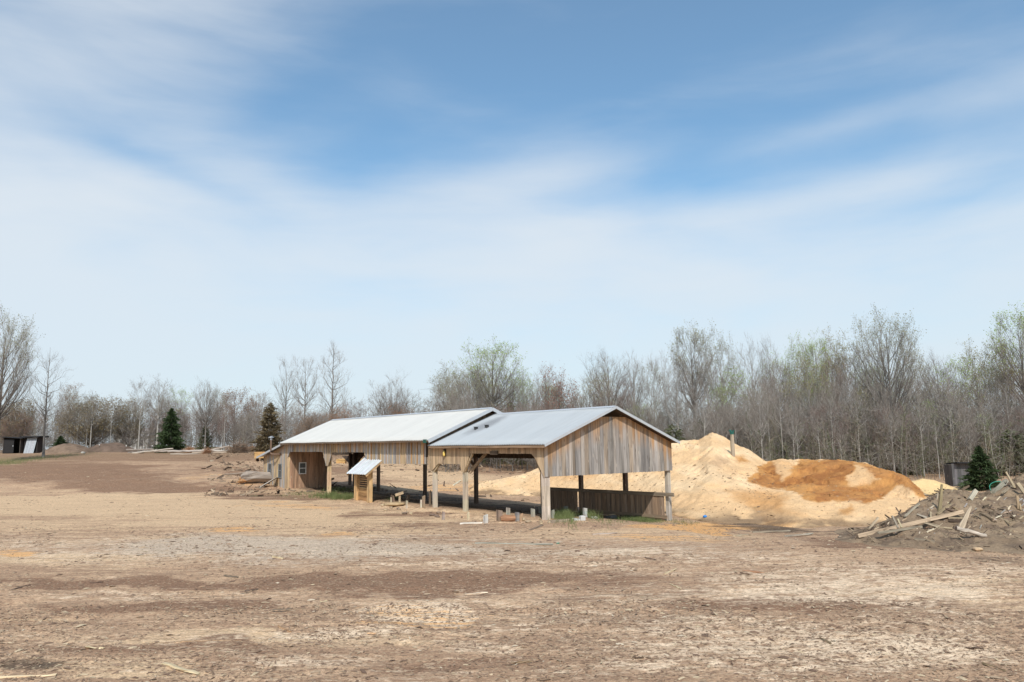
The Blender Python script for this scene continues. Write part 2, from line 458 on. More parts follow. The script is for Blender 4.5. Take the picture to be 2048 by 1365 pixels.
def roof_mat(name, base, stain, pitch=.23, rib_shade=.8):
    m, g, b = material(name)
    co = g.coord()
    n = g.noise(g.map(co, (.5, 4, .5)), 1.5, 5, .6)
    n2 = g.noise(co, 1.0, 5, .65)
    c = g.mix(1, base, g.m('ADD', g.m('MULTIPLY', n, .22), .89), 'MULTIPLY')
    c = g.mix(g.m('MULTIPLY', g.ss(.52, .75, n2), .25), c, (.42, .41, .38))
    sep = g.new('ShaderNodeSeparateXYZ'); g.sock(sep.inputs[0], co)
    idx = g.m('FLOOR', g.m('DIVIDE', sep.outputs[1], .92))
    wn = g.new('ShaderNodeTexWhiteNoise', noise_dimensions='1D'); g.sock(wn.inputs['W'], idx)
    c = g.mix(1, c, g.m('ADD', g.m('MULTIPLY', wn.outputs['Value'], .05), .975), 'MULTIPLY')
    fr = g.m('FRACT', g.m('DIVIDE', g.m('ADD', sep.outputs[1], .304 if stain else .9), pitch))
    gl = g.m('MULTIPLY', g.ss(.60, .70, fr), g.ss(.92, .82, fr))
    c = g.mix(g.m('MULTIPLY', gl, rib_shade), c, (.20, .205, .21))  # rib shading painted as a dark line beside each rib
    if stain:                                # soot that has run down from the vents
        d = g.m('SUBTRACT', sep.outputs[1], stain[0]); e = g.m('SUBTRACT', sep.outputs[0], stain[1])
        k = g.m('ADD', g.m('POWER', g.m('DIVIDE', d, stain[2]), 2), g.m('POWER', g.m('DIVIDE', e, stain[3]), 2))
        k = g.m('ADD', k, g.m('MULTIPLY', g.m('SUBTRACT', n2, .5), 1.2))
        c = g.mix(g.m('MULTIPLY', g.ss(1.0, .0, k), .62), c, (.16, .16, .17))
    g.sock(b.inputs['Base Color'], c)
    b.inputs['Roughness'].default_value = .5; b.inputs['Metallic'].default_value = .1; b.inputs['Specular IOR Level'].default_value = .3
    return m
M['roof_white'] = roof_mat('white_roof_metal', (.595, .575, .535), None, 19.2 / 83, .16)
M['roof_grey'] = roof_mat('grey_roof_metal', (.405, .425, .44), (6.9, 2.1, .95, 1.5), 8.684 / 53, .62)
M['trim'] = plain('grey_trim_metal', (.50, .52, .54), .45, .12, 5, .2)

# ------------------------------------------------------------------ ground mesh
def make_ground():
    az = np.concatenate([np.linspace(-180, -42, 40)[:-1], np.linspace(-42, 42, 640), np.linspace(42, 180, 40)[1:]])
    rr = np.concatenate([[.6], np.geomspace(2.5, 8, 14), np.geomspace(8.1, 130, 470), np.geomspace(135, 900, 22)])
    A, Rr = np.meshgrid(np.radians(az), rr); X, Y = np.sin(A) * Rr, np.cos(A) * Rr
    Z = ground(X, np.where(Y > 0, Y, 0))
    fine = (1 - sst(14, 34, Rr)) * (Y > 0)
    Z = Z + fine * (.05 * (fbm(X * 2.2, Y * 2.2, 31, 4) - .5) + .028 * (fbm(X * 9, Y * 9, 33, 3) - .5))
    # rutted tracks crossing the yard
    Z = Z - .03 * np.exp(-((Y - 14.2 - .06 * X + .6 * np.sin(X * .3)) / .25) ** 2) - .03 * np.exp(-((Y - 16.0 - .06 * X + .6 * np.sin(X * .3)) / .25) ** 2)
    px, py = proj(X, np.maximum(Y, 1), Z)
    px = np.where(Y > 1, px, -9999)
    wx = px + 60 * (fbm(X * .5, Y * .35, 51, 4) - .5) * 2; wy = py + 16 * (fbm(X * .6, Y * .4, 55, 4) - .5) * 2 * np.clip((py - 890) / 200, .15, 2)
    def e(cx, cy, rx, ry, soft=.5): return 1 - sst(1 - soft, 1 + soft, np.hypot((wx - cx) / rx, (wy - cy) / ry))
    mx = lambda *a: np.maximum.reduce(a)
    # patches of the yard, measured where they lie, plus painted shade under the barns
    tan = mx(.8 * e(300, 1000, 460, 16), .85 * e(240, 1012, 460, 30, .5), .75 * e(600, 1035, 500, 26), .7 * e(700, 935, 260, 22), .5 * e(430, 960, 150, 10), .75 * e(850, 960, 140, 28), .6 * e(1250, 1075, 340, 16), .45 * e(1900, 1200, 300, 60), .45 * e(60, 1230, 140, 25), .55 * e(420, 1030, 700, 60), .5 * e(150, 1120, 300, 14), .55 * e(560, 1275, 420, 26), .5 * e(240, 1330, 200, 20))
    dark = mx(.36 * e(160, 935, 420, 38), .6 * e(560, 940, 260, 14), .5 * e(700, 960, 200, 8), .55 * e(900, 1048, 200, 8), .8 * e(120, 945, 240, 24), .8 * e(250, 968, 170, 14, .7), .75 * e(320, 975, 220, 11), .8 * e(800, 1168, 400, 24, .4), .6 * e(1250, 1170, 260, 30), .8 * e(1850, 1085, 260, 14), .82 * e(1600, 1215, 320, 18), .7 * e(600, 995, 200, 8), .6 * e(800, 1030, 160, 11), .78 * e(330, 1215, 280, 14), .55 * e(1420, 1215, 200, 14), .78 * e(250, 1165, 340, 13), .68 * e(400, 1290, 380, 16), .72 * e(950, 1330, 280, 20), .65 * e(300, 915, 420, 10), .5 * e(1300, 1250, 160, 14), .5 * e(1150, 1220, 120, 30), .55 * e(640, 915, 200, 12), .5 * e(1020, 938, 120, 12))
    under = polymask(((X - O[0]) * VX[0] + (Y - O[1]) * VX[1]) * 10, ((X - O[0]) * UX[0] + (Y - O[1]) * UX[1]) * 10, [(2, 1), (75, 1), (85, 120), (80, 315), (4, 315), (2, 150)], 8)  # barn footprint: the shade beneath is painted into the soil colour
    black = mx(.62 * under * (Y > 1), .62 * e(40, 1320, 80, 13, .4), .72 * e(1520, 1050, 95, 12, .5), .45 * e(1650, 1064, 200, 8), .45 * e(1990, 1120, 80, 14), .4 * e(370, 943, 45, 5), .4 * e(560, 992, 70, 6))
    pale = mx(.98 * e(845, 1224, 105, 17, .5), .34 * e(1600, 1250, 800, 150), .36 * e(1150, 1125, 700, 40), .48 * e(1720, 1150, 420, 26), .60 * e(1450, 1260, 260, 26), 0.70 * e(850, 1222, 130, 26, .4), 0.51 * e(690, 1258, 160, 16), 0.45 * e(980, 1290, 120, 22), 0.45 * e(620, 1310, 190, 20), 0.51 * e(1750, 1190, 360, 46), 0.54 * e(1600, 1300, 520, 66), 0.39 * e(1380, 1115, 360, 20), 0.41 * e(980, 1130, 220, 10), 0.45 * e(1820, 1260, 260, 55), 0.43 * e(780, 1350, 220, 16), 0.41 * e(200, 1190, 260, 10), 0.49 * e(1250, 1350, 240, 22), 0.41 * e(170, 1080, 300, 16), 0.30 * e(500, 1105, 800, 46), 0.41 * e(1640, 1150, 220, 20), 0.37 * e(1100, 1240, 260, 30), 0.28 * e(1000, 1240, 1200, 140))
    gravel = mx(.48 * e(800, 1098, 1000, 36), .85 * e(480, 1092, 290, 22), .7 * e(760, 1100, 300, 18), .45 * e(1100, 1105, 260, 14), .4 * e(200, 1110, 300, 20))
    org = mx(.85 * e(1390, 1056, 130, 9), .55 * e(20, 1107, 45, 9), .6 * e(440, 1063, 70, 7), .5 * e(560, 1012, 100, 7), .5 * e(910, 975, 100, 14), .45 * e(400, 955, 60, 7), .55 * e(1350, 1080, 180, 8), .45 * e(480, 962, 50, 7), .5 * e(690, 1068, 50, 6), .4 * e(850, 1230, 140, 30))
    green = mx(.7 * e(8, 922, 40, 10), .5 * e(670, 995, 70, 8, .3), .6 * e(1275, 1040, 45, 6), .35 * e(560, 990, 60, 5), .5 * e(1120, 1037, 30, 5), .35 * e(1380, 1047, 50, 5), .5 * e(1050, 925, 90, 7))
    cols = np.stack([tan, dark, pale, org], -1).reshape(-1, 4)
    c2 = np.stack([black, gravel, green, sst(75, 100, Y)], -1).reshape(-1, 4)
    nr, na = X.shape
    V = np.stack([X, Y, Z], -1).reshape(-1, 3)
    i = np.arange(nr - 1)[:, None] * na + np.arange(na - 1)[None]; i = i.ravel()
    Q = np.stack([i, i + 1, i + na + 1, i + na], 1)[:, ::-1]
    m, g, b = material('yard_soil')
    P = g.pos()
    s1 = g.new('ShaderNodeSeparateColor'); g.sock(s1.inputs[0], g.attr('Col')); tanA, darkA, paleA = s1.outputs; orgA = g.attr('Col', 'Alpha')
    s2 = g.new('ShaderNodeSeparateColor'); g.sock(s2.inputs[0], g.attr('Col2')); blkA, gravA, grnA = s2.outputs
    def mixn(*ws):                      # several octaves of unlike size, stretched to a full 0..1 range
        t = None; tot = sum(w for w, _ in ws)
        for w, n_ in ws:
            q = g.m('MULTIPLY', g.m('SUBTRACT', n_, .5), w / tot); t = q if t is None else g.m('ADD', t, q)
        return g.m('ADD', g.m('MULTIPLY', t, 5.2), .5)
    big = g.noise(g.map(P, (.30, .75, 1)), 1.0, 6, .6)
    n1 = g.noise(g.map(P, (.55, 1.6, 1), rot=(0, 0, .05)), 1.0, 8, .68, dist=.25)
    n2 = g.noise(g.map(P, (1.4, 3.2, 1), rot=(0, 0, -.04), loc=(31, 7, 0)), 1.5, 8, .72, dist=.3)
    n3 = g.noise(g.map(P, (.8, 2.2, 1), loc=(3, 47, 0)), 1.3, 8, .7, dist=.25)
    fine = g.noise(P, 24, 6, .75)
    gr2 = g.noise(g.map(P, (5, 9, 1)), 1.0, 5, .7)
    st = g.noise(g.map(P, (.12, 3.6, 1), rot=(0, 0, .06)), 1.6, 6, .65)
    chip = g.voro(g.map(P, (1, 1.6, 1), rot=(0, 0, .5)), 22, 'Color')
    chip2 = g.voro(g.map(P, (.7, 1.9, 1), rot=(0, 0, -.3)), 50, 'Color')
    sc = g.new('ShaderNodeSeparateColor'); g.sock(sc.inputs[0], chip); chv = sc.outputs[0]; chw = sc.outputs[1]
    sc2 = g.new('ShaderNodeSeparateColor'); g.sock(sc2.inputs[0], chip2); ch2 = sc2.outputs[0]
    broad = g.noise(g.map(P, (.075, .34, 1), rot=(0, 0, .05), loc=(11, 3, 0)), 1.0, 6, .62, dist=.3)
    broad2 = g.noise(g.map(P, (.09, .42, 1), rot=(0, 0, -.06), loc=(41, 23, 0)), 1.0, 6, .62, dist=.3)
    A1 = mixn((1.1, broad), (1, n1), (.7, n2), (.45, gr2), (.5, st)); A2 = mixn((.7, broad2), (.8, n3), (.9, n2), (.5, gr2), (.3, st)); A3 = mixn((.7, broad), (1, n3), (.6, n1), (.6, gr2)); A4 = mixn((.9, broad2), (1.2, st), (.5, n1), (.4, gr2))
    st2 = g.noise(g.map(P, (.35, 5.5, 1), rot=(0, 0, .04), loc=(5, 9, 0)), 1.6, 8, .75, dist=.9)
    A5 = mixn((.7, broad2), (1.1, n2), (.6, gr2), (.55, st2), (.4, n1))
    def blend(amt, nz, w=.16, k=1.05): return g.ss(.60 - w, .60 + w, g.m('ADD', nz, g.m('MULTIPLY', g.m('SUBTRACT', amt, .45), k)))
    c = g.mix(g.ss(.2, .8, A3), (.285, .20, .147), (.40, .292, .213))
    c = g.mix(g.m('MULTIPLY', g.ss(.55, .8, A4), .7), c, (.455, .34, .245))
    c = g.mix(g.m('MULTIPLY', blend(gravA, A5, .22, 1.2), .8), c, (.42, .372, .325))
    c = g.mix(g.m('MULTIPLY', blend(tanA, A4, .2, 1.1), .85), c, (.50, .385, .272))
    c = g.mix(g.m('MULTIPLY', blend(darkA, A1, .18, 1.2), .92), c, (.19, .122, .088))
    c = g.mix(g.m('MULTIPLY', blend(paleA, A5, .26, 1.12), .92), c, (.63, .535, .435))
    c = g.mix(g.m('MULTIPLY', g.ss(.80, 1.02, A5), .65), c, (.53, .435, .345))
    c = g.mix(g.m('MULTIPLY', g.ss(.74, 1.0, A1), .7), c, (.17, .112, .08))
    c = g.mix(g.m('MULTIPLY', blend(orgA, A4, .18, 1.1), .8), c, (.58, .34, .15))
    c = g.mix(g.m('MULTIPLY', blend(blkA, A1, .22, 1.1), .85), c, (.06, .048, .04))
    c = g.mix(g.m('MULTIPLY', blend(grnA, A3, .2, 1.2), .65), c, (.14, .15, .06))
    c = g.mix(g.m('MULTIPLY', g.attr('Col2', 'Alpha'), .7), c, (.21, .15, .105))
    k = g.m('ADD', g.m('MULTIPLY', chv, .22), g.m('ADD', g.m('MULTIPLY', ch2, .36), g.m('ADD', g.m('MULTIPLY', fine, 1.25), g.m('MULTIPLY', gr2, .5))))
    c = g.mix(1, c, g.m('ADD', k, -.13), 'MULTIPLY'); c = g.mix(1, c, (1.25, 1.13, .985), 'MULTIPLY')
    c = g.mix(g.m('MULTIPLY', g.ss(.92, .97, chw), .6), c, (.52, .40, .26))
    c = g.mix(g.m('MULTIPLY', g.ss(.08, .03, chw), .65), c, (.085, .055, .04))
    g.sock(b.inputs['Base Color'], c)
    h = g.m('ADD', g.m('MULTIPLY', fine, 1.0), g.m('ADD', g.m('MULTIPLY', chv, .5), g.m('MULTIPLY', gr2, 1.2)))
    g.sock(b.inputs['Normal'], g.bump(h, .75, .035))
    b.inputs['Roughness'].default_value = .95; b.inputs['Specular IOR Level'].default_value = .1
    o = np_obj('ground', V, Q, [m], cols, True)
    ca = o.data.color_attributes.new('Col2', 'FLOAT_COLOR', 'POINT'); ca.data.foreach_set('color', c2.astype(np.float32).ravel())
    tag(o, kind='structure')
make_ground()

# ------------------------------------------------------------------ heaps
def heap_obj(h, name, label, cat, mat, azr, yr, nx, ny, colfn):
    xs = np.linspace(*azr, nx); ys = np.linspace(*yr, ny)
    A, Y = np.meshgrid(xs, ys); X = A * Y; Z = h.z(X, Y)
    px, py = proj(X, Y, Z)
    c = colfn(X, Y, Z, px, py)
    V = np.stack([X, Y, Z], -1).reshape(-1, 3)
    i = (np.arange(ny - 1)[:, None] * nx + np.arange(nx - 1)[None]).ravel()
    Q = np.stack([i, i + 1, i + nx + 1, i + nx], 1)
    g = ground(X, Y); up = (Z > g - .2).ravel()
    Q = Q[up[Q].any(1)]
    use = np.unique(Q); re = np.full(len(V), -1); re[use] = np.arange(len(use))
    o = np_obj(name, V[use], re[Q], [mat], c.reshape(-1, 3)[use], True)
    return tag(o, label, cat)

def grain_mat(name, scale, lo, hi, bump, dots=None):
    m, g, b = material(name)
    P = g.pos(); n = g.noise(P, scale, 6, .7); n2 = g.noise(P, 1.3, 5, .6)
    c = g.mix(1, g.attr(), g.m('ADD', g.m('MULTIPLY', n, hi), lo), 'MULTIPLY')
    c = g.mix(1, c, g.m('ADD', g.m('MULTIPLY', n2, .4), .8), 'MULTIPLY')
    if dots:
        v = g.voro(P, dots[0], 'Distance'); c = g.mix(g.m('MULTIPLY', g.m('MULTIPLY', g.ss(.15, .08, v), g.ss(.5, .6, n2)), dots[1]), c, (.10, .06, .035))
    g.sock(b.inputs['Base Color'], c); g.sock(b.inputs['Normal'], g.bump(g.m('ADD', n, g.m('MULTIPLY', n2, .6)), bump, .06))
    b.inputs['Roughness'].default_value = .95; b.inputs['Specular IOR Level'].default_value = .1
    return m

z3 = lambda pts: [(1320 + x * .3555, 820 + y * .3555) for x, y in pts]
def saw_col(X, Y, Z, px, py):
    n = fbm(X * 1.1, Y * 1.1 + Z * 2, 70, 5) - .5; nb = fbm(X * .5, Z * 1.5, 74, 4) - .5
    qx, qy = px + 26 * n + 10 * (fbm(X * 5, Y * 3, 78, 3) - .5), py + 14 * (fbm(X * 1.3, Y * .9 + 5, 77, 5) - .5) + 7 * (fbm(X * 5, Y * 4, 79, 3) - .5)
    fresh = np.array([.69, .455, .25]); pale = np.array([.745, .535, .325]); orange = np.array([.46, .215, .065]); rust = np.array([.285, .118, .042])
    brown = np.array([.45, .29, .17])
    c = fresh + (pale - fresh) * sst(-.1, .2, nb)[..., None]
    def put(c, m, col): return c * (1 - m[..., None]) + col * m[..., None]
    O1 = polymask(qx, qy, z3([(505, 400), (550, 330), (640, 285), (770, 300), (800, 275), (1000, 280), (1100, 290), (1250, 315), (1400, 375), (1520, 480), (1470, 505), (1400, 440), (1330, 430), (1270, 480), (1180, 528), (1100, 500), (1000, 515), (900, 522), (800, 490), (700, 445), (560, 425)]), 3)
    D1 = polymask(qx, qy, z3([(530, 410), (600, 330), (680, 300), (690, 400), (760, 370), (790, 300), (1000, 282), (1100, 300), (1060, 400), (960, 440), (820, 420), (700, 440), (600, 425)]), 4)
    D2 = polymask(qx, qy, z3([(1140, 320), (1250, 330), (1400, 385), (1500, 475), (1440, 470), (1330, 420), (1230, 390)]), 3)
    D3 = polymask(qx, qy, z3([(840, 450), (1000, 430), (1270, 440), (1300, 455), (1240, 500), (1180, 525), (1000, 505), (900, 515)]), 3)
    Lt = polymask(qx, qy, z3([(1105, 310), (1160, 330), (1240, 400), (1100, 430), (1050, 420)]), 4) * .85
    Lt2 = polymask(qx, qy, z3([(640, 290), (760, 290), (740, 340), (690, 400), (650, 340)]), 4) * .75
    fuzz = sst(-.16, .16, n + .05)
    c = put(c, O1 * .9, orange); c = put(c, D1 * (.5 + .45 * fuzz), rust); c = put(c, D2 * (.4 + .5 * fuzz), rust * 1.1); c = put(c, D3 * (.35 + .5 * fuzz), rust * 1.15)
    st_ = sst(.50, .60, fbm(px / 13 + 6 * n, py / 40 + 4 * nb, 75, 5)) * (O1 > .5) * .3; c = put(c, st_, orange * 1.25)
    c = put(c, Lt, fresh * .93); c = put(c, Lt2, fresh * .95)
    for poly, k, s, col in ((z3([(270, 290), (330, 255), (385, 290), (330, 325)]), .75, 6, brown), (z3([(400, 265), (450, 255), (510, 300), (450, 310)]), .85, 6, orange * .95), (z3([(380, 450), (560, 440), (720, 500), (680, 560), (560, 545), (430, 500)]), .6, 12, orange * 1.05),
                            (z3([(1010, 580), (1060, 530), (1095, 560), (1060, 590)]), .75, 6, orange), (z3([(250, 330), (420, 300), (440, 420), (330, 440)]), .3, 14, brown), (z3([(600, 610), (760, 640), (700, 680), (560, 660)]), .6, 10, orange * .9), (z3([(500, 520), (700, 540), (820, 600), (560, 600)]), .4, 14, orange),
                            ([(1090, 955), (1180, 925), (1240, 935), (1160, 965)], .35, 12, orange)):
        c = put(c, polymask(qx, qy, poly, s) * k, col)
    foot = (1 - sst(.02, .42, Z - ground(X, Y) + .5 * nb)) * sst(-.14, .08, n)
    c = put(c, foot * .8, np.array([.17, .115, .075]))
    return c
M['sawdust'] = grain_mat('sawdust', 14, .60, .80, .8, (2.2, .75))
M['soil'] = grain_mat('heap_soil', 9, .55, .9, .9, (3.5, .8))
heap_obj(sawdust, 'sawdust_heap', 'huge heap of yellow sawdust with a rust orange bite dug out of its front', 'sawdust heap', M['sawdust'], (-.075, .60), (29.5, 64), 620, 400, saw_col)
heap_obj(mound, 'sawdust_mound', 'small smooth mound of pale sawdust behind the big heap near the evergreen', 'sawdust mound', M['sawdust'], (.47, .625), (44, 56), 70, 60,
         lambda X, Y, Z, px, py: np.ones(X.shape + (3,)) * np.array([.74, .52, .26]))
def soil_col(X, Y, Z, px, py):
    n = fbm(X * .9, Y * .9, 93, 5)[..., None]; m = sst(.52, .62, fbm(X * 2.5, Y * 2.5 + Z * 3, 97, 4))[..., None] * .7
    c = np.array([.17, .118, .078]) * (1 - n) + np.array([.325, .24, .16]) * n
    return c * (1 - m) + np.array([.14, .10, .073]) * m
heap_obj(debris, 'soil_heap', 'grey brown heap of soil and splintered timber in front of the evergreen', 'soil heap', M['soil'], (.41, .90), (22.4, 36), 260, 170, soil_col)
heap_obj(debris2, 'soil_heap', 'brown soil heap bristling with boards, behind the nearer soil heap', 'soil heap', M['soil'], (.605, .86), (32.5, 43), 130, 100, soil_col)

# ------------------------------------------------------------------ barns
ZE, ZR, ZG = CH - .121, CH + 1.399, CH - 1.364
W, OG, OE = 7.3, .304, .257
GR = -.02
barn = thing('open_barn', 'open-sided timber barn with grey corrugated roof, tall plank gable and low rear wall', 'barn', (*bw(0, 0), 0), ROTZ)
slope = (ZR - ZE) / (W / 2 + OE)
def rake(v): return ZE + slope * (min(v, W - v) + OE)
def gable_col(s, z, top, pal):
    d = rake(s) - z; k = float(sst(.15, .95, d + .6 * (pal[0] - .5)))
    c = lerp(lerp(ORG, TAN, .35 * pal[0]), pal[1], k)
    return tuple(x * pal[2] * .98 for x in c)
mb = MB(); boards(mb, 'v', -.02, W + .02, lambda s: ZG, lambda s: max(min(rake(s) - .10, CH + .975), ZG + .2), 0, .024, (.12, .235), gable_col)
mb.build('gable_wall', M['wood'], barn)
fb = interp([(-.05, ZG), (.04, ZG), (.3, CH - 1.0), (.7, CH - .48), (5.1, CH - .48), (5.62, CH - 1.29), (5.86, CH - 1.29), (5.9, CH - .96), (7.8, CH - .955), (8.33, CH - 1.30), (8.45, CH - 1.30), (8.75, CH - .95)])
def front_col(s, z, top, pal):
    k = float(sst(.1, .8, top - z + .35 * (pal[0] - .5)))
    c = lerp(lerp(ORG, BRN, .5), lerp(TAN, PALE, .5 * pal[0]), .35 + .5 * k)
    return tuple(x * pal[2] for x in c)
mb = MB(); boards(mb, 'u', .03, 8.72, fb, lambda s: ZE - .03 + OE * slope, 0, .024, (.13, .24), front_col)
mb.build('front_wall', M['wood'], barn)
mb = MB(); rb = interp([(.0, CH - .92), (8.4, CH - .92)])
boards(mb, 'u', .03, 8.6, rb, lambda s: ZE - .03 + OE * slope, W, .024, (.14, .24), lambda s, z, t, p: tuple(x * p[2] for x in SHADE_BRN), 1)
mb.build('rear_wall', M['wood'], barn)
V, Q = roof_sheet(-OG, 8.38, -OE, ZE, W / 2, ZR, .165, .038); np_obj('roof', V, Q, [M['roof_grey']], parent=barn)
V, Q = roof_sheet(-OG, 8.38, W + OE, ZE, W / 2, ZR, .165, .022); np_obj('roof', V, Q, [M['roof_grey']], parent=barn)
def ridge_cap(parent, vr, zr, sl, u0, u1, off):
    mb = MB(); w, t = .17, .004
    for sg in (-1, 1):
        a, b = (vr, zr + .034), (vr + sg * w, zr + .034 - sl * w)
        P = [(a[0], u0, a[1]), (b[0], u0, b[1]), (b[0], u1, b[1]), (a[0], u1, a[1])]
        mb.quadbox(P + [(x, y, z + t) for x, y, z in P], (.5, .5, .5))
    mb.build('ridge_cap', M['trim'], parent, off)
ridge_cap(barn, W / 2, ZR, slope, -OG - .02, 8.4, (0, 0, 0))
def shade_deck(parent, u0, u1, v0, z0, v1, z1, off):  # near-black boards added below the roof sheets to deepen the shade
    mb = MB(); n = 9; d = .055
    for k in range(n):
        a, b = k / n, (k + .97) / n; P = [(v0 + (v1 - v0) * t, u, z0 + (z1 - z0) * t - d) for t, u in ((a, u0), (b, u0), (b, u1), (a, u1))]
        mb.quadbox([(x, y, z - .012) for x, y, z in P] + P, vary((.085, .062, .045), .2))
    mb.build('roof_shade_deck', M['wood_y'], parent, off)
def rake_trim(parent, u, ve, ze, vr, zr, off, h=.11):
    mb = MB(); mb.beam((ve, u, ze - h / 2 + .02), (vr, u, zr - h / 2 + .02), .03, h, up=(0, 0, 1)); return mb.build('rake_trim', M['trim'], parent, off)
for ve in (-OE + .06, W + OE - .06): shade_deck(barn, -OG + .03, 8.3, ve, ZE + slope * .06, W / 2, ZR, (0, 0, 0))
for ve in (-OE, W + OE): rake_trim(barn, -OG - .018, ve, ZE, W / 2, ZR, (0, 0, 0))
mb = MB(); mb.beam((-OE + .03, -OG + .03, ZE - .075), (-OE + .03, 8.3, ZE - .075), .03, .10, BRN); mb.build('fascia', M['wood_y'], barn)

def u_at(px, v):
    a = float(ray(px, 1000)[0]); p = O + VX * v
    return (a * p[1] - p[0]) / (UX[0] - a * UX[1])

def post(parent, v, u, zt, w=.17, col=TAN, off=(0, 0, 0), d=None, zb=None):
    x, y = bw(v, u); zb = float(ground(x, y)) - .25 if zb is None else zb
    mb = MB(); c1, c2 = vary(col, .08), vary(col, .08); d = d or w; n = 4
    for k in range(n):
        z0, z1 = zb + (zt - zb) * k / n, zb + (zt - zb) * (k + 1) / n; cc = vary(col, .06)
        mb.box((v - w / 2, u - d / 2, z0), (v + w / 2, u + d / 2, z1), cc)
    return mb.build('post', M['wood'], parent, off)
for v, u, c, w in ((.13, .13, (.50, .42, .33), .235), (.12, 5.72, (.47, .40, .31), .18), (.12, 8.30, (.45, .39, .31), .18)): post(barn, v, u, ZE - .06, w, c)
for u, c in ((.14, (.42, .37, .32)), (2.75, SHADE_BRN), (5.85, SHADE_BRN), (u_at(1086, W - .13), SHADE_BRN)): post(barn, W - .13, u, ZE - .06, .18, c)
# beams and rafters under the roof
mb = MB()
for v in (.13, W - .13): mb.beam((v, .05, ZE - .22), (v, 8.6, ZE - .22), .12, .2, BRN)
mb.build('wall_plate', M['wood_y'], barn)
for u in (2.0, 5.72, 8.3):
    mb = MB(); mb.beam((.2, u + .07, ZE - .28), (W - .2, u + .07, ZE - .28), .05, .18, SHADE_BRN)
    for sg in (0, 1):
        mb.beam((-.2 if not sg else W + .2, u + .07, ZE - .12 + .02), (W / 2, u + .07, ZR - .13), .05, .15, SHADE_BRN)
    mb.build('rafter', M['wood_x'], barn)
mb = MB()
for k in range(5):
    for sg in (0, 1):
        t = .1 + k * .2; v = -OE + (W / 2 + OE) * t; v = v if not sg else W - v
        mb.beam((v, (-OG + .05 if k < 4 else 1.3), ZE + (ZR - ZE) * t - .045), (v, 8.3, ZE + (ZR - ZE) * t - .045), .09, .04, SHADE_BRN)
mb.build('purlin', M['wood_y'], barn)
def brace(parent, p, q, w=.05, t=.15, col=TAN, off=(0, 0, 0)):
    mb = MB(); mb.beam(p, q, w, t, vary(col)); return mb.build('brace', M['wood_x'], parent, off)
brace(barn, (.05, 5.72, CH - 1.36), (.05, 5.05, CH - .50), .08, .10, (.46, .34, .22))
brace(barn, (.30, 5.68, CH - 1.36), (.75, 5.0, CH - .50), .10, .12, (.36, .27, .18))
brace(barn, (.06, 8.28, CH - 1.36), (.06, 7.75, CH - .93), .08, .10, (.36, .27, .18))
brace(barn, (.06, .2, CH - 1.30), (.06, .72, CH - .47), .08, .10, BRN)
for u, s in ((u_at(1086, W - .13), -1), (5.85, 1)): brace(barn, (W - .15, u, CH - 1.5), (W - .15, u + .7 * s, CH - .9), .08, .12, BRN)
# low board wall along the rear side
def lowcol(s, z, t, p): return tuple(x * p[2] for x in lerp(lerp(BRN, ORG, .5 * p[0]), GREY, .25))
mb = MB()
boards(mb, 'u', .26, 5.84, lambda s: -.50, lambda s: CH - 2.36 - .008 * s, W - .27, .025, (.10, .16), lowcol)
boards(mb, 'u', 5.98, 8.3, lambda s: -.50, lambda s: CH - 2.36 - .008 * s, W - .27, .025, (.10, .16), lowcol)
mb.build('low_wall', M['wood'], barn)
mb = MB(); mb.beam((W - .315, -.35, CH - 2.40), (W - .315, 8.3, CH - 2.47), .04, .16, (.24, .19, .14)); mb.build('low_wall_rail', M['wood_y'], barn)
mb = MB(); mb.beam((W - .315, .1, -.36), (W - .315, 5.8, -.40), .04, .14, (.26, .19, .13)); mb.build('low_wall_rail', M['wood_y'], barn)
# two dark vents on the front roof slope, wall lantern
for v, u in ((1.55, 6.95), (1.75, 6.35)):
    z = ZE + slope * (v + OE); mb = MB(); mb.box((v - .05, u - .08, z - .02), (v + .07, u + .08, z + .13), (.06, .06, .06)); mb.box((v - .07, u - .10, z + .13), (v + .09, u + .10, z + .15), (.08, .08, .08))
    mb.build('roof_vent', M['attr'], barn)
u = 7.15
mb = MB(); mb.box((-.12, u - .05, CH - .36), (-.03, u + .05, CH - .30), (.03, .025, .02)); mb.box((-.05, u - .045, CH - .62), (-.028, u + .045, CH - .33), (.05, .035, .02)); lb = mb.build('wall_lantern', M['attr'], barn)
mb = MB(); mb.tube([(-.10, u, CH - .62), (-.10, u, CH - .58), (-.10, u, CH - .48), (-.10, u, CH - .42), (-.10, u, CH - .36)], [.025, .055, .06, .05, .02], 10); mb.build('glass_globe', M['yellow'], lb)
mb = MB(); mb.box((-.11, 3.0, CH - .53), (-.025, 3.5, CH - .38), (.09, .065, .045)); mb.build('beam_end', M['wood_y'], barn)

# ---- long shed
U0, U1, UL = 8.1, 27.3, 31.85
VRA, OEA = 3.361, .385
ZEA, ZRA = CH + .142, CH + 1.702
WA = 2 * VRA; OFF = (0, 9, 0)
shed = thing('long_shed', 'long low timber shed with white metal roof, boarded cabin and stovepipe at its far end', 'shed', (*bw(0, 9), 0), ROTZ)
sA = (ZRA - ZEA) / (VRA + OEA)
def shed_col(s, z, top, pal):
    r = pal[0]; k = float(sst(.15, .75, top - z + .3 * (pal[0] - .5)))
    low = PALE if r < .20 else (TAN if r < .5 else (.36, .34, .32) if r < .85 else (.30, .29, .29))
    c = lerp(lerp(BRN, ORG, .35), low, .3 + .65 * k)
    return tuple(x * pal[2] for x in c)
fa = interp([(8.9, CH - 1.0), (14.95, CH - 1.04), (15.0, CH - 1.04), (15.49, CH - .45), (19.69, CH - .46), (20.25, CH - 1.27), (20.52, CH - 1.27), (21.07, CH - .43), (26.42, CH - .44), (26.88, CH - .97), (26.9, -.06), (31.35, -.10)])
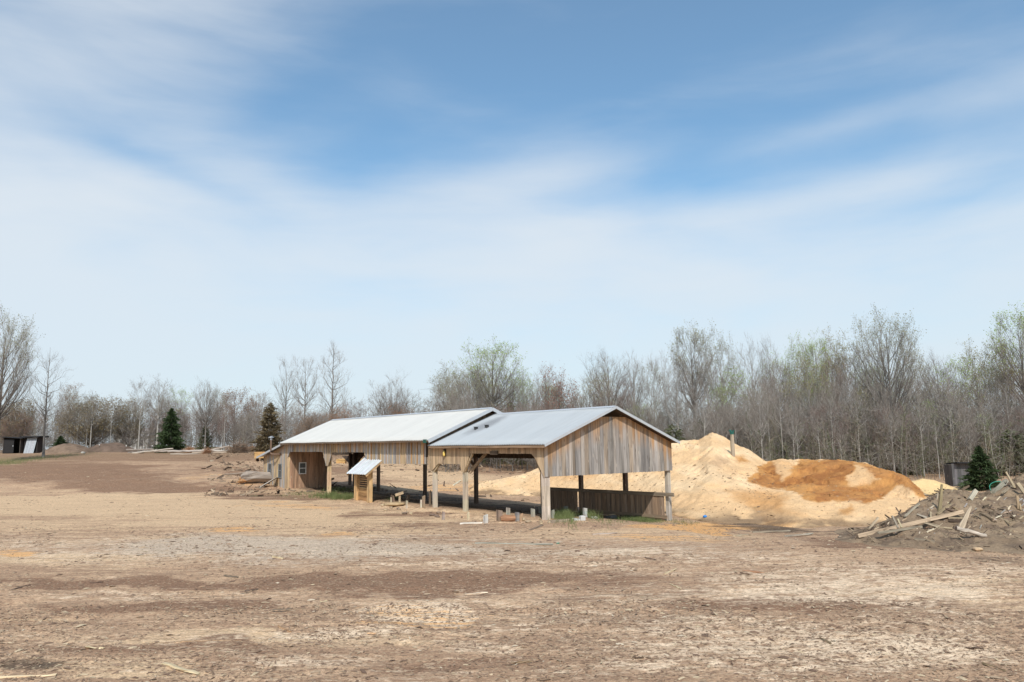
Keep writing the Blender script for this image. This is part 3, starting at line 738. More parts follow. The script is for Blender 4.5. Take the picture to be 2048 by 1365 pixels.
ft = interp([(8.9, ZEA + OEA * sA - .03), (27.32, ZEA + OEA * sA - .03), (27.5, CH - .03), (31.35, CH - .80)])
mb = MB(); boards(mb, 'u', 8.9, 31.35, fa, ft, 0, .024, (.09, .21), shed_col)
# battens nailed over some joints
s = 9.05
while s < 26.3:
    if random.random() < .6:
        c = vary(random.choice([PALE, TAN, ORG, GREY]), .12); mb.box((-.062, s, fa(s) + .01), (-.036, s + .045, ft(s) - .02), c)
    s += random.uniform(.2, .42)
mb.build('front_wall', M['wood'], shed, OFF)
mb = MB(); boards(mb, 'u', 8.9, 31.35, interp([(8.9, CH - .9), (27, CH - .9), (32, CH - .9)]), ft, WA, .024, (.14, .24), lambda s, z, t, p: tuple(x * p[2] for x in SHADE_BRN), 1)
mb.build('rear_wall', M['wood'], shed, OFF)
for ve in (-OEA, WA + OEA):
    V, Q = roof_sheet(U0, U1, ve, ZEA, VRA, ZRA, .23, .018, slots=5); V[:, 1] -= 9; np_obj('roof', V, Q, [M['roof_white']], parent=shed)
for ve in (-OEA + .06, WA + OEA - .06): shade_deck(shed, U0 + .05, U1 - .02, ve, ZEA + sA * .06, VRA, ZRA, OFF)
ridge_cap(shed, VRA, ZRA, sA, U0 - .02, U1 + .02, OFF)
for ve in (-OEA, WA + OEA):
    rake_trim(shed, U0 - .018, ve, ZEA, VRA, ZRA, OFF, .16); rake_trim(shed, U1 + .018, ve, ZEA, VRA, ZRA, OFF)
mb = MB(); mb.beam((-OEA + .03, U0 + .03, ZEA - .06), (-OEA + .03, U1, ZEA - .06), .03, .08, (.13, .09, .06)); mb.build('fascia', M['wood_y'], shed, OFF)
# near gable above the lower barn roof
mb = MB(); boards(mb, 'v', .0, WA, lambda v: CH - .25, lambda v: ZEA + sA * (min(v, WA - v) + OEA) - .06, 8.75, .024, (.14, .24), lambda s, z, t, p: tuple(x * p[2] for x in TAN)); mb.build('gable_wall', M['wood'], shed, OFF)
mb = MB(); boards(mb, 'v', .0, WA, lambda v: CH - .3, lambda v: ZEA + sA * (min(v, WA - v) + OEA) - .06, U1 - .1, .024, (.14, .24), lambda s, z, t, p: tuple(x * p[2] for x in TAN), 1); mb.build('gable_wall', M['wood'], shed, OFF)
# lean-to roof falling to the far end
mb = MB(); n = 30
for k in range(n):
    v0, v1 = -.34 + k * (WA + .68) / n, -.34 + (k + 1) * (WA + .68) / n; h = .018 if k % 2 else 0
    P = [(v0, U1 + .05, CH + .05 + h), (v1, U1 + .05, CH + .05 + h), (v1, UL, CH - .82 + h), (v0, UL, CH - .82 + h)]
    mb.quadbox(P + [(x, y, z + .02) for x, y, z in P], (.5, .5, .5))
mb.build('lean_to_roof', M['trim'], shed, OFF)
mb = MB(); mb.beam((-.36, U1 + .02, CH + .0), (-.36, UL, CH - .86), .03, .13, (.5, .5, .5)); mb.build('rake_trim', M['trim'], shed, OFF)
# posts
for v, u, c, w in ((.12, 20.38, (.56, .40, .24), .19), (.10, 26.82, (.50, .36, .22), .2)): post(shed, v, u, ZEA - .05, w, c, OFF)
RU = [u_at(q, WA - .1) for q in (952.5, 850, 756.5, 708.5)]
for u in RU + [31.3]: post(shed, WA - .1, u, CH - .45 if u > 27.4 else ZEA - .06, .19, SHADE_BRN, OFF)
mb = MB()
for v in (.13, WA - .1): mb.beam((v, 9, ZEA - .15), (v, 27.2, ZEA - .15), .1, .2, BRN)
mb.build('wall_plate', M['wood_y'], shed, OFF)
for u in (9.4, 12.3, 15.4, 18.4, 21.4, 24.4, 27.0):
    mb = MB(); mb.beam((.2, u, ZEA - .2), (WA - .2, u, ZEA - .2), .05, .18, SHADE_BRN)
    for sg in (0, 1): mb.beam((-.2 if not sg else WA + .2, u, ZEA - .02), (VRA, u, ZRA - .12), .05, .14, SHADE_BRN)
    mb.build('rafter', M['wood_x'], shed, OFF)
mb = MB()                                   # board gussets hanging at a rear post
g0_, g1_, g2_ = u_at(726, WA), u_at(707, WA), u_at(683, WA)
gz = interp([(g0_, CH - .9), (g1_, CH - 1.85), (g2_, CH - .9)])
boards(mb, 'u', g0_, g2_, gz, lambda s: CH - .88, WA - .03, .02, (.14, .2), lambda s, z, t, p: tuple(x * p[2] for x in SHADE_BRN), 1)
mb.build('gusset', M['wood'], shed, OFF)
for s_ in (-1, 1): brace(shed, (WA - .15, RU[0], CH - 1.45), (WA - .15, RU[0] + .75 * s_, CH - .85), .09, .14, BRN, OFF)
# cabin under the far end
UC = 26.72; VC = 2.62
RED = (.36, .22, .145)
mb = MB(); boards(mb, 'v', .12, VC, lambda v: .02 + .05 * v, lambda v: ZEA - .1, UC, .024, (.10, .17), lambda s, z, t, p: tuple(x * p[2] for x in lerp(RED, BRN, p[0] * .6)))
mb.build('cabin_wall', M['wood'], shed, OFF)
mb = MB(); boards(mb, 'u', UC, 31.3, lambda v: .02, lambda u: CH - .2 if u < 28.5 else CH - .85, VC, .024, (.12, .2), lambda s, z, t, p: tuple(x * p[2] for x in BRN), 1); mb.build('cabin_wall', M['wood'], shed, OFF)
mb = MB(); boards(mb, 'v', .02, VC, lambda v: -.1, lambda v: CH - .85, 31.33, .024, (.12, .2), lambda s, z, t, p: tuple(x * p[2] for x in GREY), 1); mb.build('cabin_wall', M['wood'], shed, OFF)
post(shed, VC - .05, UC - .13, ZEA - .1, .17, (.20, .14, .10), OFF)
mb = MB(); mb.box((VC + .04, UC - .24, 1.1), (VC + .20, UC - .02, 1.75), (.05, .04, .035)); mb.build('meter_box', M['attr'], shed, OFF)
def window(parent, v0, v1, z0, z1, wcol):
    mb = MB(); y0, y1 = UC - .075, UC - .03; f = .055
    for a, b in (((v0, z0), (v1, z0 + f)), ((v0, z1 - f), (v1, z1)), ((v0, (z0 + z1) / 2 - .022), (v1, (z0 + z1) / 2 + .022))): mb.box((a[0], y0, a[1]), (b[0], y1, b[1]), wcol)
    for a, b in ((v0, v0 + f), (v1 - f, v1)): mb.box((a, y0 + .003, z0 + f), (b, y1 - .003, z1 - f), wcol)
    fr = mb.build('window', M['white_paint'], parent, OFF)
    mb = MB(); mb.box((v0 + f, UC - .052, z0 + f), (v1 - f, UC - .046, z1 - f)); mb.build('pane', M['glass'], fr)
    fr.location = (0, 0, 0)
    for c in fr.children:
        for vtx in c.data.vertices: vtx.co.y -= 9
window(shed, .74, 1.24, 1.08, 1.86, (.8, .8, .8))
for u0, u1 in ((29.68, 30.3), (27.72, 28.32)):
    z0, z1 = .84, 1.77; f = .05; mb = MB()
    for a, b in (((u0, z0), (u1, z0 + f)), ((u0, z1 - f), (u1, z1)), ((u0, (z0 + z1) / 2 - .02), (u1, (z0 + z1) / 2 + .02))): mb.box((-.075, a[0], a[1]), (-.036, b[0], b[1]), (.20, .21, .21))
    for a, b in ((u0, u0 + f), (u1 - f, u1)): mb.box((-.072, a, z0 + f), (-.036, b, z1 - f), (.20, .21, .21))
    fr = mb.build('window', M['attr'], shed, OFF)
    mb = MB(); mb.box((-.056, u0 + f, z0 + f), (-.05, u1 - f, z1 - f)); mb.build('pane', M['glass'], fr, OFF)
mb = MB(); vp, up = -.42, 28.85
mb.tube([(-.02, 27.95, CH - .60), (-.30, 28.35, CH - .62), (vp, 28.6, CH - .60), (vp, up, CH - .52), (vp, up, CH - .3), (vp, up, CH + .42)], .065, 10, (.5, .5, .5))
pipe = mb.build('stovepipe', M['rust_pipe'], shed, OFF, True)
mb = MB(); mb.tube([(vp, up, CH + .36), (vp, up, CH + .50)], .075, 10); mb.tube([(vp, up, CH + .53), (vp, up, CH + .55), (vp, up, CH + .62)], [.2, .19, .03], 12); mb.build('cap', M['galv'], pipe, OFF)
mb = MB(); mb.box((-.40, 8.30, ZEA - .14), (-.30, 8.55, ZEA + .03), (.03, .10, .08)); mb.build('eave_box', M['attr'], shed, OFF)

# board leaning on the cabin
x, y = bw(-.55, 28.6); gz0 = float(ground(x, y))
t = thing('leaning_sheet', 'pale weathered sheet leaning against the cabin wall under the stovepipe', 'sheet', (x, y, gz0), ROTZ)
mb = MB(); mb.beam((-.45, .25, -.02), (.42, -.35, .60), .75, .03, (.50, .47, .43), n=3, jit=.008); mb.build('sheet', M['wood_x'], t)

# ---- slatted stand with a tilted tin roof
x, y = bw(-.45, 14.3)
g0 = float(ground(x, y)) - .05
st = thing('slatted_stand', 'small slatted timber stand with steep tin roof in front of the long shed', 'stand', (x, y, g0), ROTZ)
OFS = (-.45, 14.3, g0)
FR = (.53, .345, .17)
for u in (13.78, 15.30):
    mb = MB(); mb.box((-.62, u - .13, g0 - .2), (-.42, u + .13, g0 + 1.62), vary(FR, .05)); mb.build('post', M['wood'], st, OFS)
mb = MB(); s_ = 14.42
while s_ < 15.6: mb.box((-.16, s_, g0 - .1), (-.135, s_ + .14, g0 + 1.75), vary((.09, .06, .04), .2)); s_ += .145
mb.build('back_panel', M['wood'], st, OFS)
mb = MB()
for k in range(15):
    z = g0 + .02 + k * .115; h = .108 if k < 6 else .045
    mb.box((-.50, 13.8, z), (-.475, 15.28, z + h), vary((.33, .19, .085) if k < 6 else (.40, .26, .13), .15))
mb.build('slats', M['wood_y'], st, OFS)
mb = MB(); vr = (-.98, .42); zz = (1.46, 2.52); n = 10; ua, ub = 13.38, 15.68
for k in range(n):
    a, b = ua + (ub - ua) * k / n, ua + (ub - ua) * (k + 1) / n; m_ = (a + b) / 2
    for e0, e1, h0, h1 in ((a, a + (b - a) * .5, 0, 0), (a + (b - a) * .5, a + (b - a) * .62, 0, .03), (a + (b - a) * .62, a + (b - a) * .85, .03, .03), (a + (b - a) * .85, b, .03, 0)):
        P = [(vr[0], e0, g0 + zz[0] + h0), (vr[1], e0, g0 + zz[1] + h0), (vr[1], e1, g0 + zz[1] + h1), (vr[0], e1, g0 + zz[0] + h1)]
        c = vary((.50, .52, .54), .10); mb.quadbox(P + [(p[0] - .008, p[1], p[2] + .012) for p in P], c)
mb.build('tin_roof', attr_mat('old_tin', .42, .3, 3, .5), st, OFS)
for u in (ua + .04, ub - .04):
    mb = MB(); mb.beam((vr[0] + .04, u, g0 + zz[0] - .05), (vr[1], u, g0 + zz[1] - .06), .05, .11, (.46, .31, .17)); mb.build('rafter', M['wood_x'], st, OFS)

# ------------------------------------------------------------------ stubs, blocks
def stub(px, yb, yt, wpx, col, label, lean=0, dpx=None, name='post_stub', mat='wood'):
    p = hit(px, yb, ground); Yd = p.y; h = max(.12, (yb - yt) * Yd / F * 1.02); w = wpx * Yd / F
    t = thing(name, label, 'post stub', p, ROTZ + random.uniform(-.25, .25), 'post stubs around the barns')
    mb = MB(); d = (dpx or wpx) * Yd / F * .8; top = random.uniform(-.03, .03)
    n = 3; 
    for k in range(n):
        z0, z1 = (-.15 if k == 0 else h * k / n), h * (k + 1) / n; o0, o1 = lean * max(z0, 0), lean * z1; e = top if k == n - 1 else 0
        mb.quadbox([(-w / 2 + o0, -d / 2, z0), (w / 2 + o0, -d / 2, z0), (w / 2 + o0, d / 2, z0), (-w / 2 + o0, d / 2, z0), (-w / 2 + o1, -d / 2, z1 - e), (w / 2 + o1, -d / 2, z1 + e), (w / 2 + o1, d / 2, z1 + e), (-w / 2 + o1, d / 2, z1 - e)], vary(col, .1))
    mb.build('shaft', M[mat], t)
    return t
LG, GG, DB = (.42, .35, .26), (.29, .275, .225), (.17, .12, .085)
for a in ((782, 1008, 996, 2.6, LG, 'thin pale stub just right of the slatted stand, beside a leaning dark stub', 0), (787, 1008, 992, 5, DB, 'dark leaning stub next to a thin pale stub, right of the slatted stand', -.15), (799, 1009, 991, 3.4, (.42, .32, .22), 'stub carrying a short crosspiece, right of the slatted stand', 0),
          (815, 1003, 991, 5.5, DB, 'dark stub standing in the shadow under the long shed, midway to the barn', .2), (813.6, 1018, 1003, 3.4, LG, 'pale stub in front of the shadow, midway between the stand and the barn', 0), (842, 1016, 1001, 2.8, (.54, .46, .36), 'bright narrow stub against a brown stub near the barn\'s first post', 0),
          (846.5, 1016, 994, 5, (.30, .22, .15), 'brown stub behind a bright narrow stub near the barn\'s first post', .05), (860, 1012, 984, 3.5, DB, 'dark stub close to the left of the barn\'s first front post', 0), (872.5, 1008, 989, 4, DB, 'dark stub close to the right of the barn\'s first front post', 0),
          (886, 1040, 1025, 5, (.25, .20, .17), 'rough split grey stub out in the yard, leftmost in front of the barn', .1), (936.5, 1041, 1027, 4, (.52, .42, .28), 'cream stub beside the foot of the barn\'s second front post', 0), (971.5, 1047, 1032, 7.5, (.44, .42, .37), 'squat light grey stub, nearest one in front of the wide opening', 0),
          (999, 1042, 1022, 10, (.22, .16, .12), 'broad dark brown stub left of the orange bark log', 0), (1034.5, 1043, 1026, 7, (.20, .18, .17), 'dark grey stub right of the orange bark log', 0), (1041, 1043, 1029, 4, (.40, .24, .15), 'reddish splintered stub leaning off a dark grey stub', .3),
          (1016.5, 1031, 1017, 6.5, GG, 'grey green stub behind the orange bark log', 0), (1066, 1034, 1019, 6.5, GG, 'grey green stub left of the barn\'s near corner post', 0), (1081, 1027, 1015, 5.5, GG, 'grey green stub touching the near corner post, in shade', 0),
          (1106, 1037, 1022, 5, GG, 'grey green stub just right of the near corner post, in grass', 0), (1132, 1031, 1014, 7, GG, 'grey green stub under the gable behind the tall grass tuft', 0), (1170.5, 1035, 1017.5, 7, (.38, .38, .35), 'light grey stub beside the white concrete cube', 0)):
    stub(*a)
p = hit(799, 1009, ground)
t = thing('crosspiece', 'short tan offcut nailed across the top of a stub by the slatted stand', 'offcut', p + Vector((0, -.03, .50)), ROTZ)
mb = MB(); mb.beam((-.22, 0, -.05), (.2, 0, .06), .09, .12, (.48, .36, .23), n=2, jit=.01); mb.build('offcut', M['wood_x'], t)

def lump(name, label, cat, px, py, wpx, hpx, col, mat='attr', seed=0, flat=1, rz=0, group=None, smooth=False, depth=None):
    p = hit(px, py); w = wpx * p.y / F; h = hpx * p.y / F; rs = np.random.default_rng(seed)
    nu, nv = 14, 8; V = []; d = depth or w * .8
    for j in range(nv + 1):
        th = math.pi * j / nv
        for i in range(nu):
            ph = 2 * math.pi * i / nu; q = 1 + (vn(np.array(3 * math.cos(ph) + seed), np.array(3 * math.sin(ph) + j * .9), seed) - .5) * .55
            cb = lambda z: math.copysign(abs(z) ** flat, z)
            V.append((w / 2 * cb(math.sin(th) * math.cos(ph)) * q, d / 2 * cb(math.sin(th) * math.sin(ph)) * q, h * .45 + h * .6 * cb(math.cos(th)) * (.8 + .2 * q)))
    Q = [(j * nu + i, (j + 1) * nu + i, (j + 1) * nu + (i + 1) % nu, j * nu + (i + 1) % nu) for j in range(nv) for i in range(nu)]
    cc = np.array([vary(col, .12) for _ in V])
    o = np_obj(name, V, Q, [M[mat]], cc, smooth); o.location = p; o.rotation_euler = (0, 0, rz)
    return tag(o, label, cat, group)

def block(name, label, cat, px, py, wpx, hpx, dm, mat, rz, tilt=0, col=(.5, .5, .5), group=None):
    p = hit(px, py); w = wpx * p.y / F; h = hpx * p.y / F
    mb = MB(); b = .012; n = 3
    j = lambda: random.uniform(-.012, .012)
    P = [(-w / 2 + j(), -dm / 2 + j(), -.05), (w / 2 + j(), -dm / 2 + j(), -.05), (w / 2 + j(), dm / 2 + j(), -.05), (-w / 2 + j(), dm / 2 + j(), -.05)]
    mb.quadbox(P + [(x * .95 + j(), y_ * .95 + j(), h + j()) for x, y_, _ in P], col)
    o = mb.build(name, M[mat]); o.location = p; o.rotation_euler = (tilt, tilt * .6, rz)
    bv = o.modifiers.new('bevel', 'BEVEL'); bv.width = .012; bv.segments = 2
    return tag(o, label, cat, group)
block('concrete_cube', 'white concrete cube beside a grey stub under the plank gable', 'concrete block', 1164, 1041, 9, 8.5, .2, 'concrete', .4)
block('concrete_block', 'flat pale concrete slab left of the white cube', 'concrete slab', 1152, 1041, 13, 2.5, .28, 'concrete', .3, .12)
block('concrete_block', 'tilted pale concrete slab right of the white cube, in grass', 'concrete slab', 1189, 1038, 10, 4, .25, 'concrete', -.5, -.25)
block('masonry_block', 'low dark grey block with wood on top, under the gable\'s middle', 'block', 1222, 1037, 17, 5.5, .4, 'grey_block', .65)
p = hit(1222, 1037); t = thing('plank_offcut', 'tan plank lying on the dark grey block under the gable', 'plank', p + Vector((0, 0, .155)), .65)
mb = MB(); mb.beam((-.28, -.02, 0), (.26, .03, .015), .14, .03, (.40, .29, .18), n=2, jit=.006); mb.build('plank', M['wood_x'], t)
block('pale_stone', 'pale flat stone on bright grass near the gable\'s right end', 'stone', 1264, 1035, 22, 1.6, .2, 'concrete', .2)
block('footing_timber', 'sunken timber sill under the near corner post', 'timber', 1122, 1044, 60, 4, .25, 'wood_x', .62, 0, (.30, .235, .17))
# bark log between stubs
p = hit(1017, 1043); t = thing('bark_log', 'short orange brown bark log between two dark stubs', 'log', p + Vector((0, 0, .09)), .1)
mb = MB(); mb.tube([(-.29, 0, -.01), (-.12, 0, .02), (.1, .01, 0), (.29, 0, .01)], [.11, .13, .125, .10], 10, (.28, .145, .08), .12, (.5, .36, .2)); mb.build('log', M['wood_x'], t)

def logthing(px0, py0, px1, py1, rpx, Y, label, col, name='log', cat='log', group=None, taper=.8, cap=(.5, .38, .22), jit=.08, lift=0):
    a, b = at(px0, py0, Y), at(px1, py1, Y - .01)
    mid = (a + b) / 2; t = thing(name, label, cat, mid, 0, group)
    r = rpx * Y / F; n = 7; pts = [a - mid + (b - a) * k / n + Vector((0, random.uniform(-.3, .3) * r, random.uniform(-.25, .25) * r)) for k in range(n + 1)]
    mb = MB(); mb.tube(pts, [r * (1 + (taper - 1) * k / n) for k in range(n + 1)], 9, col, jit, cap); mb.build('stem', M['wood_x'], t)
    return t

# ------------------------------------------------------------------ loose boards on the ground and on the heaps
def board(px0, py0, px1, py1, wpx, label, col, Y0=None, Y1=None, name='board', cat='board', group=None, th=.05, taper=1, mat='wood_x', up=(0, 0, 1), lift=.03, bow=0, jit=.006):
    a = at(px0, py0, Y0) if Y0 else hit(px0, py0) + Vector((0, 0, lift)); b = at(px1, py1, Y1) if Y1 else hit(px1, py1) + Vector((0, 0, lift))
    mid = (a + b) / 2; w = wpx * mid.y / F; d = b - a; L = d.length
    o_ = link(bpy.data.objects.new(name, None)); o_.empty_display_size = .2
    x = d.normalized(); s_ = x.cross(Vector(up)); 
    if s_.length < 1e-3: s_ = x.cross(Vector((0, 1, 0)))
    s_.normalize(); u_ = s_.cross(x)
    mb = MB(); mb.beam((-L / 2, 0, 0), (L / 2, 0, 0), w, th, vary(col, .08), (0, 0, 1), 5, taper, jit, bow)
    me = mb.build(name, M[mat]); me.parent = None
    bpy.data.objects.remove(o_)
    me.matrix_world = Matrix(((x.x, -s_.x, u_.x, mid.x), (x.y, -s_.y, u_.y, mid.y), (x.z, -s_.z, u_.z, mid.z), (0, 0, 0, 1)))
    return tag(me, label, cat, group)
zz4 = lambda x, y: (1680 + x * .1797, 900 + y * .1797)
def db(x0, y0, x1, y1, w, label, col, dY=0, lean=0, **k):
    a, b = zz4(x0, y0), zz4(x1, y1)
    p = hit(*a); Y0 = p.y - .02; Y1 = Y0 + lean
    if max(abs(x1 - x0), 1) > 1.1 * abs(y1 - y0):
        ts = np.linspace(0, 1, 9); ys = np.array([hit(a[0] + (b[0] - a[0]) * t, a[1] + (b[1] - a[1]) * t).y for t in ts])
        Y0, Y1 = ys[0] - .04, min(max(ys[-1] - .04, ys[0] - 1.2), ys[0] + 1.6); ys = np.maximum(ys, Y0 + (Y1 - Y0) * ts - .45); over = float(np.max((Y0 + (Y1 - Y0) * ts) - (ys - .04))); Y0 -= over; Y1 -= over
    col = (col[0] * .72, col[1] * .68, col[2] * .62)
    return board(*a, *b, w * .1797, label, col, Y0, Y1, up=(0, -1, .25), group='boards in the soil heaps', **k)
SUN = (.56, .47, .34)
SG = dict(th=.07)
db(195, 962, 1365, 690, 40, 'very long pale plank lying up the front of the soil heap', (.58, .48, .34), lean=1.5, th=.12)
db(420, 925, 910, 855, 24, 'grey plank lying under the very long pale plank', (.38, .34, .28), lean=.5, th=.06)
db(1340, 880, 1460, 630, 66, 'wide wedge-shaped slab standing up from the fallen pole', (.58, .50, .38), lean=.25, th=.08, taper=.3)
db(1105, 690, 1135, 385, 34, 'upright tan stake standing tall at the left of the soil heap', (.40, .32, .21), lean=.05, th=.1, taper=.55)
db(1085, 715, 1215, 615, 26, 'short tan board propped at the foot of the upright stake', (.42, .34, .23), lean=.3, th=.06)
db(1445, 560, 1510, 455, 38, 'pale stub of timber poking from the crest of the soil heap', (.55, .50, .42), lean=.3, th=.12)
db(320, 885, 425, 755, 22, 'pale stick leaning at the far left foot of the soil heap', (.52, .45, .34), lean=.2, th=.05)
db(645, 870, 580, 735, 20, 'grey slat leaning left near the plank\'s middle', (.40, .36, .30), lean=.2, th=.05)
db(685, 868, 640, 770, 18, 'pale slat leaning beside a grey slat near the plank\'s middle', (.52, .45, .33), lean=.2, th=.05)
db(720, 740, 880, 600, 22, 'slim board slanting up along the left edge of the soil heap', (.44, .39, .31), lean=.4, th=.05)
db(690, 745, 620, 640, 10, 'thin dark stick leaning against the sawdust edge', (.22, .17, .13), lean=.1, th=.03)
db(860, 720, 970, 760, 20, 'pale slab lying on the left flank of the soil heap', (.50, .45, .37), lean=-.1, th=.05)
db(1010, 770, 1005, 690, 18, 'short pale peg upright in the middle of the soil heap', (.50, .43, .32), lean=.05, th=.06)
db(1075, 560, 1090, 480, 12, 'small pale splinter upright at the left skyline of the soil heap', (.50, .44, .34), lean=.05, th=.04)
db(1230, 610, 1250, 650, 16, 'short pale block above the plank\'s upper end', (.52, .45, .35), lean=.1, th=.06)
db(1260, 640, 1340, 690, 22, 'brown slat lying above the plank\'s upper end', (.36, .27, .18), lean=-.1, th=.05)
db(1170, 655, 1290, 690, 16, 'dark board half buried above the plank', (.17, .12, .09), lean=-.05, th=.05)
db(1200, 755, 1420, 765, 20, 'tan batten lying level behind the wedge-shaped slab', (.44, .36, .26), lean=-.05, th=.05)
db(1210, 785, 1420, 800, 30, 'dark rotten board lying level behind the wedge-shaped slab', (.11, .08, .06), lean=-.05, th=.06)
db(1550, 600, 1580, 695, 16, 'pale slat standing on the right flank of the soil heap', (.50, .42, .30), lean=-.1, th=.05)
db(1560, 705, 1700, 775, 16, 'brown stick lying on the right flank of the soil heap', (.25, .19, .14), lean=-.3, th=.05)
db(1490, 845, 1565, 915, 14, 'thin pale slat behind the fallen pole', (.48, .40, .29), lean=-.15, th=.04)
db(1100, 860, 1250, 875, 14, 'narrow light strip lying left of the fallen pole', (.50, .42, .32), lean=-.05, th=.04)
db(830, 990, 1050, 1020, 26, 'flat grey board on the ground before the soil heap', (.36, .30, .24), lean=-.15, th=.04)
db(640, 960, 820, 1000, 14, 'thin brown strip on the ground before the soil heap', (.30, .23, .17), lean=-.15, th=.03)
db(1530, 480, 1640, 540, 16, 'dark stick near the crest right of the pale stub', (.20, .15, .11), lean=-.2, th=.05)
db(1600, 640, 1660, 620, 30, 'dark bark slab on the right flank of the soil heap', (.12, .09, .07), lean=0, th=.05)
db(1750, 740, 1900, 820, 12, 'light sliver lying low on the right flank', (.48, .38, .26), lean=-.3, th=.03)
db(1700, 480, 1850, 345, 40, 'grey timber slanting up at the left of the rear soil heap', (.40, .36, .30), lean=.4, th=.12)
db(1950, 435, 1845, 245, 26, 'long pale board rising left out of the rear soil heap', (.54, .44, .32), lean=.2, th=.06, taper=.6)
db(1830, 400, 2060, 510, 30, 'white grey pole lying across the rear soil heap', (.50, .46, .42), lean=-.3, th=.14)
db(1810, 475, 1910, 410, 24, 'tan board end low in the rear soil heap', (.44, .37, .28), lean=.2, th=.06)
db(2060, 490, 1975, 370, 34, 'pale plank leaning left at the photo edge of the rear soil heap', (.54, .45, .33), lean=.2, th=.06)
db(1740, 330, 1800, 360, 26, 'flat pale slab on top of the rear soil heap beside the hose', (.48, .44, .37), lean=.1, th=.05)
db(1985, 660, 1970, 510, 24, 'tan upright slat below the rear soil heap', (.46, .36, .24), lean=.1, th=.05)
db(2010, 670, 2000, 600, 18, 'short tan slat beside the upright slat below the rear heap', (.46, .36, .24), lean=.1, th=.05)
db(1900, 740, 2000, 790, 20, 'dark bark slab low at the right edge', (.13, .10, .07), lean=-.1, th=.05)
db(1980, 780, 2040, 740, 14, 'small light slat low at the right edge', (.48, .40, .29), lean=.1, th=.04)
# anonymous splinters
for k in range(150):
    while True:
        a = zz4(random.uniform(250, 2048), random.uniform(500, 980)); p = hit(*a)
        if debris.z(p.x, p.y) > ground(p.x, p.y) + .05: break
    an = random.uniform(-1.2, 1.2); L = random.uniform(3, 11) if k > 40 else random.uniform(8, 18)
    a2 = (a[0] + L * math.cos(an), a[1] - abs(L * math.sin(an)) * random.choice((1, 1, -.6)))
    q = hit(*a2)
    board(*a, *a2, random.uniform(1.1, 2.6), 'small splintered offcut scattered over the nearer soil heap', random.choice([SUN, TAN, BRN, (.14, .10, .075), GREY]), p.y - .03, p.y + random.uniform(-.1, .25), name='splinter', cat='splinter', group='splinters on the soil heap', th=.03)
a, b = zz4(1290, 870), zz4(1620, 960)
ya, yb_ = hit(*a).y, hit(*b).y
logthing(*a, *b, 4.4, (min(ya, yb_) - .12), 'barkless pale fallen pole with dark broken end on the soil heap', (.44, .37, .30), name='fallen_pole', cat='pole', taper=.85, cap=(.12, .08, .06))
# green hose and blue scrap
p = hit(*zz4(1690, 450)); t = thing('garden_hose', 'bright green hose arching over the rear soil heap beside the evergreen', 'hose', p)
mb = MB(); pts = [Vector((.5 * math.cos(q) * .62 + .25, .06 * math.sin(3 * q), .03 + .30 * math.sin(q))) for q in np.linspace(1.2, 3.3, 14)]; mb.tube(pts, .016, 6); mb.build('hose', M['hose'], t, (0, 0, 0), True)
lump('blue_scrap', 'crumpled blue plastic scrap at the foot of the sawdust heap', 'plastic scrap', 1410, 1036, 8, 4.5, (.03, .22, .6), 'blue', 3)
lump('green_scrap', 'tiny green plastic scrap at the end of the long grey plank', 'plastic scrap', 1116, 1087.5, 7, 1.5, (.02, .36, .2), 'hose', 4)
lump('tan_clod', 'tan clod lying alone in front of the soil heap', 'clod', 1955, 1102, 17, 6, (.48, .34, .21), 'attr', 6, .8)

# post on the sawdust heap
p = hit(1466, 911); Yd = p.y
t = thing('gauge_post', 'weathered post with dark green cap standing on the sawdust heap', 'post', p)
hh = 43 * Yd / F; w = 7.5 * Yd / F
mb = MB(); mb.tube([(0, 0, -.6), (0, 0, hh * .5), (0, 0, hh - .06)], [w / 2 * 1.05, w / 2, w / 2 * .95], 8, (.33, .27, .20), .08); mb.build('shaft', M['wood'], t)
mb = MB(); mb.tube([(0, 0, hh - .06), (0, 0, hh + .10)], w / 2 * 1.12, 8); mb.box((-.16, -.05, hh + .1), (-.02, .05, hh + .2)); mb.box((.03, -.05, hh + .1), (.14, .05, hh + .17)); mb.build('cap', M['green_metal'], t)

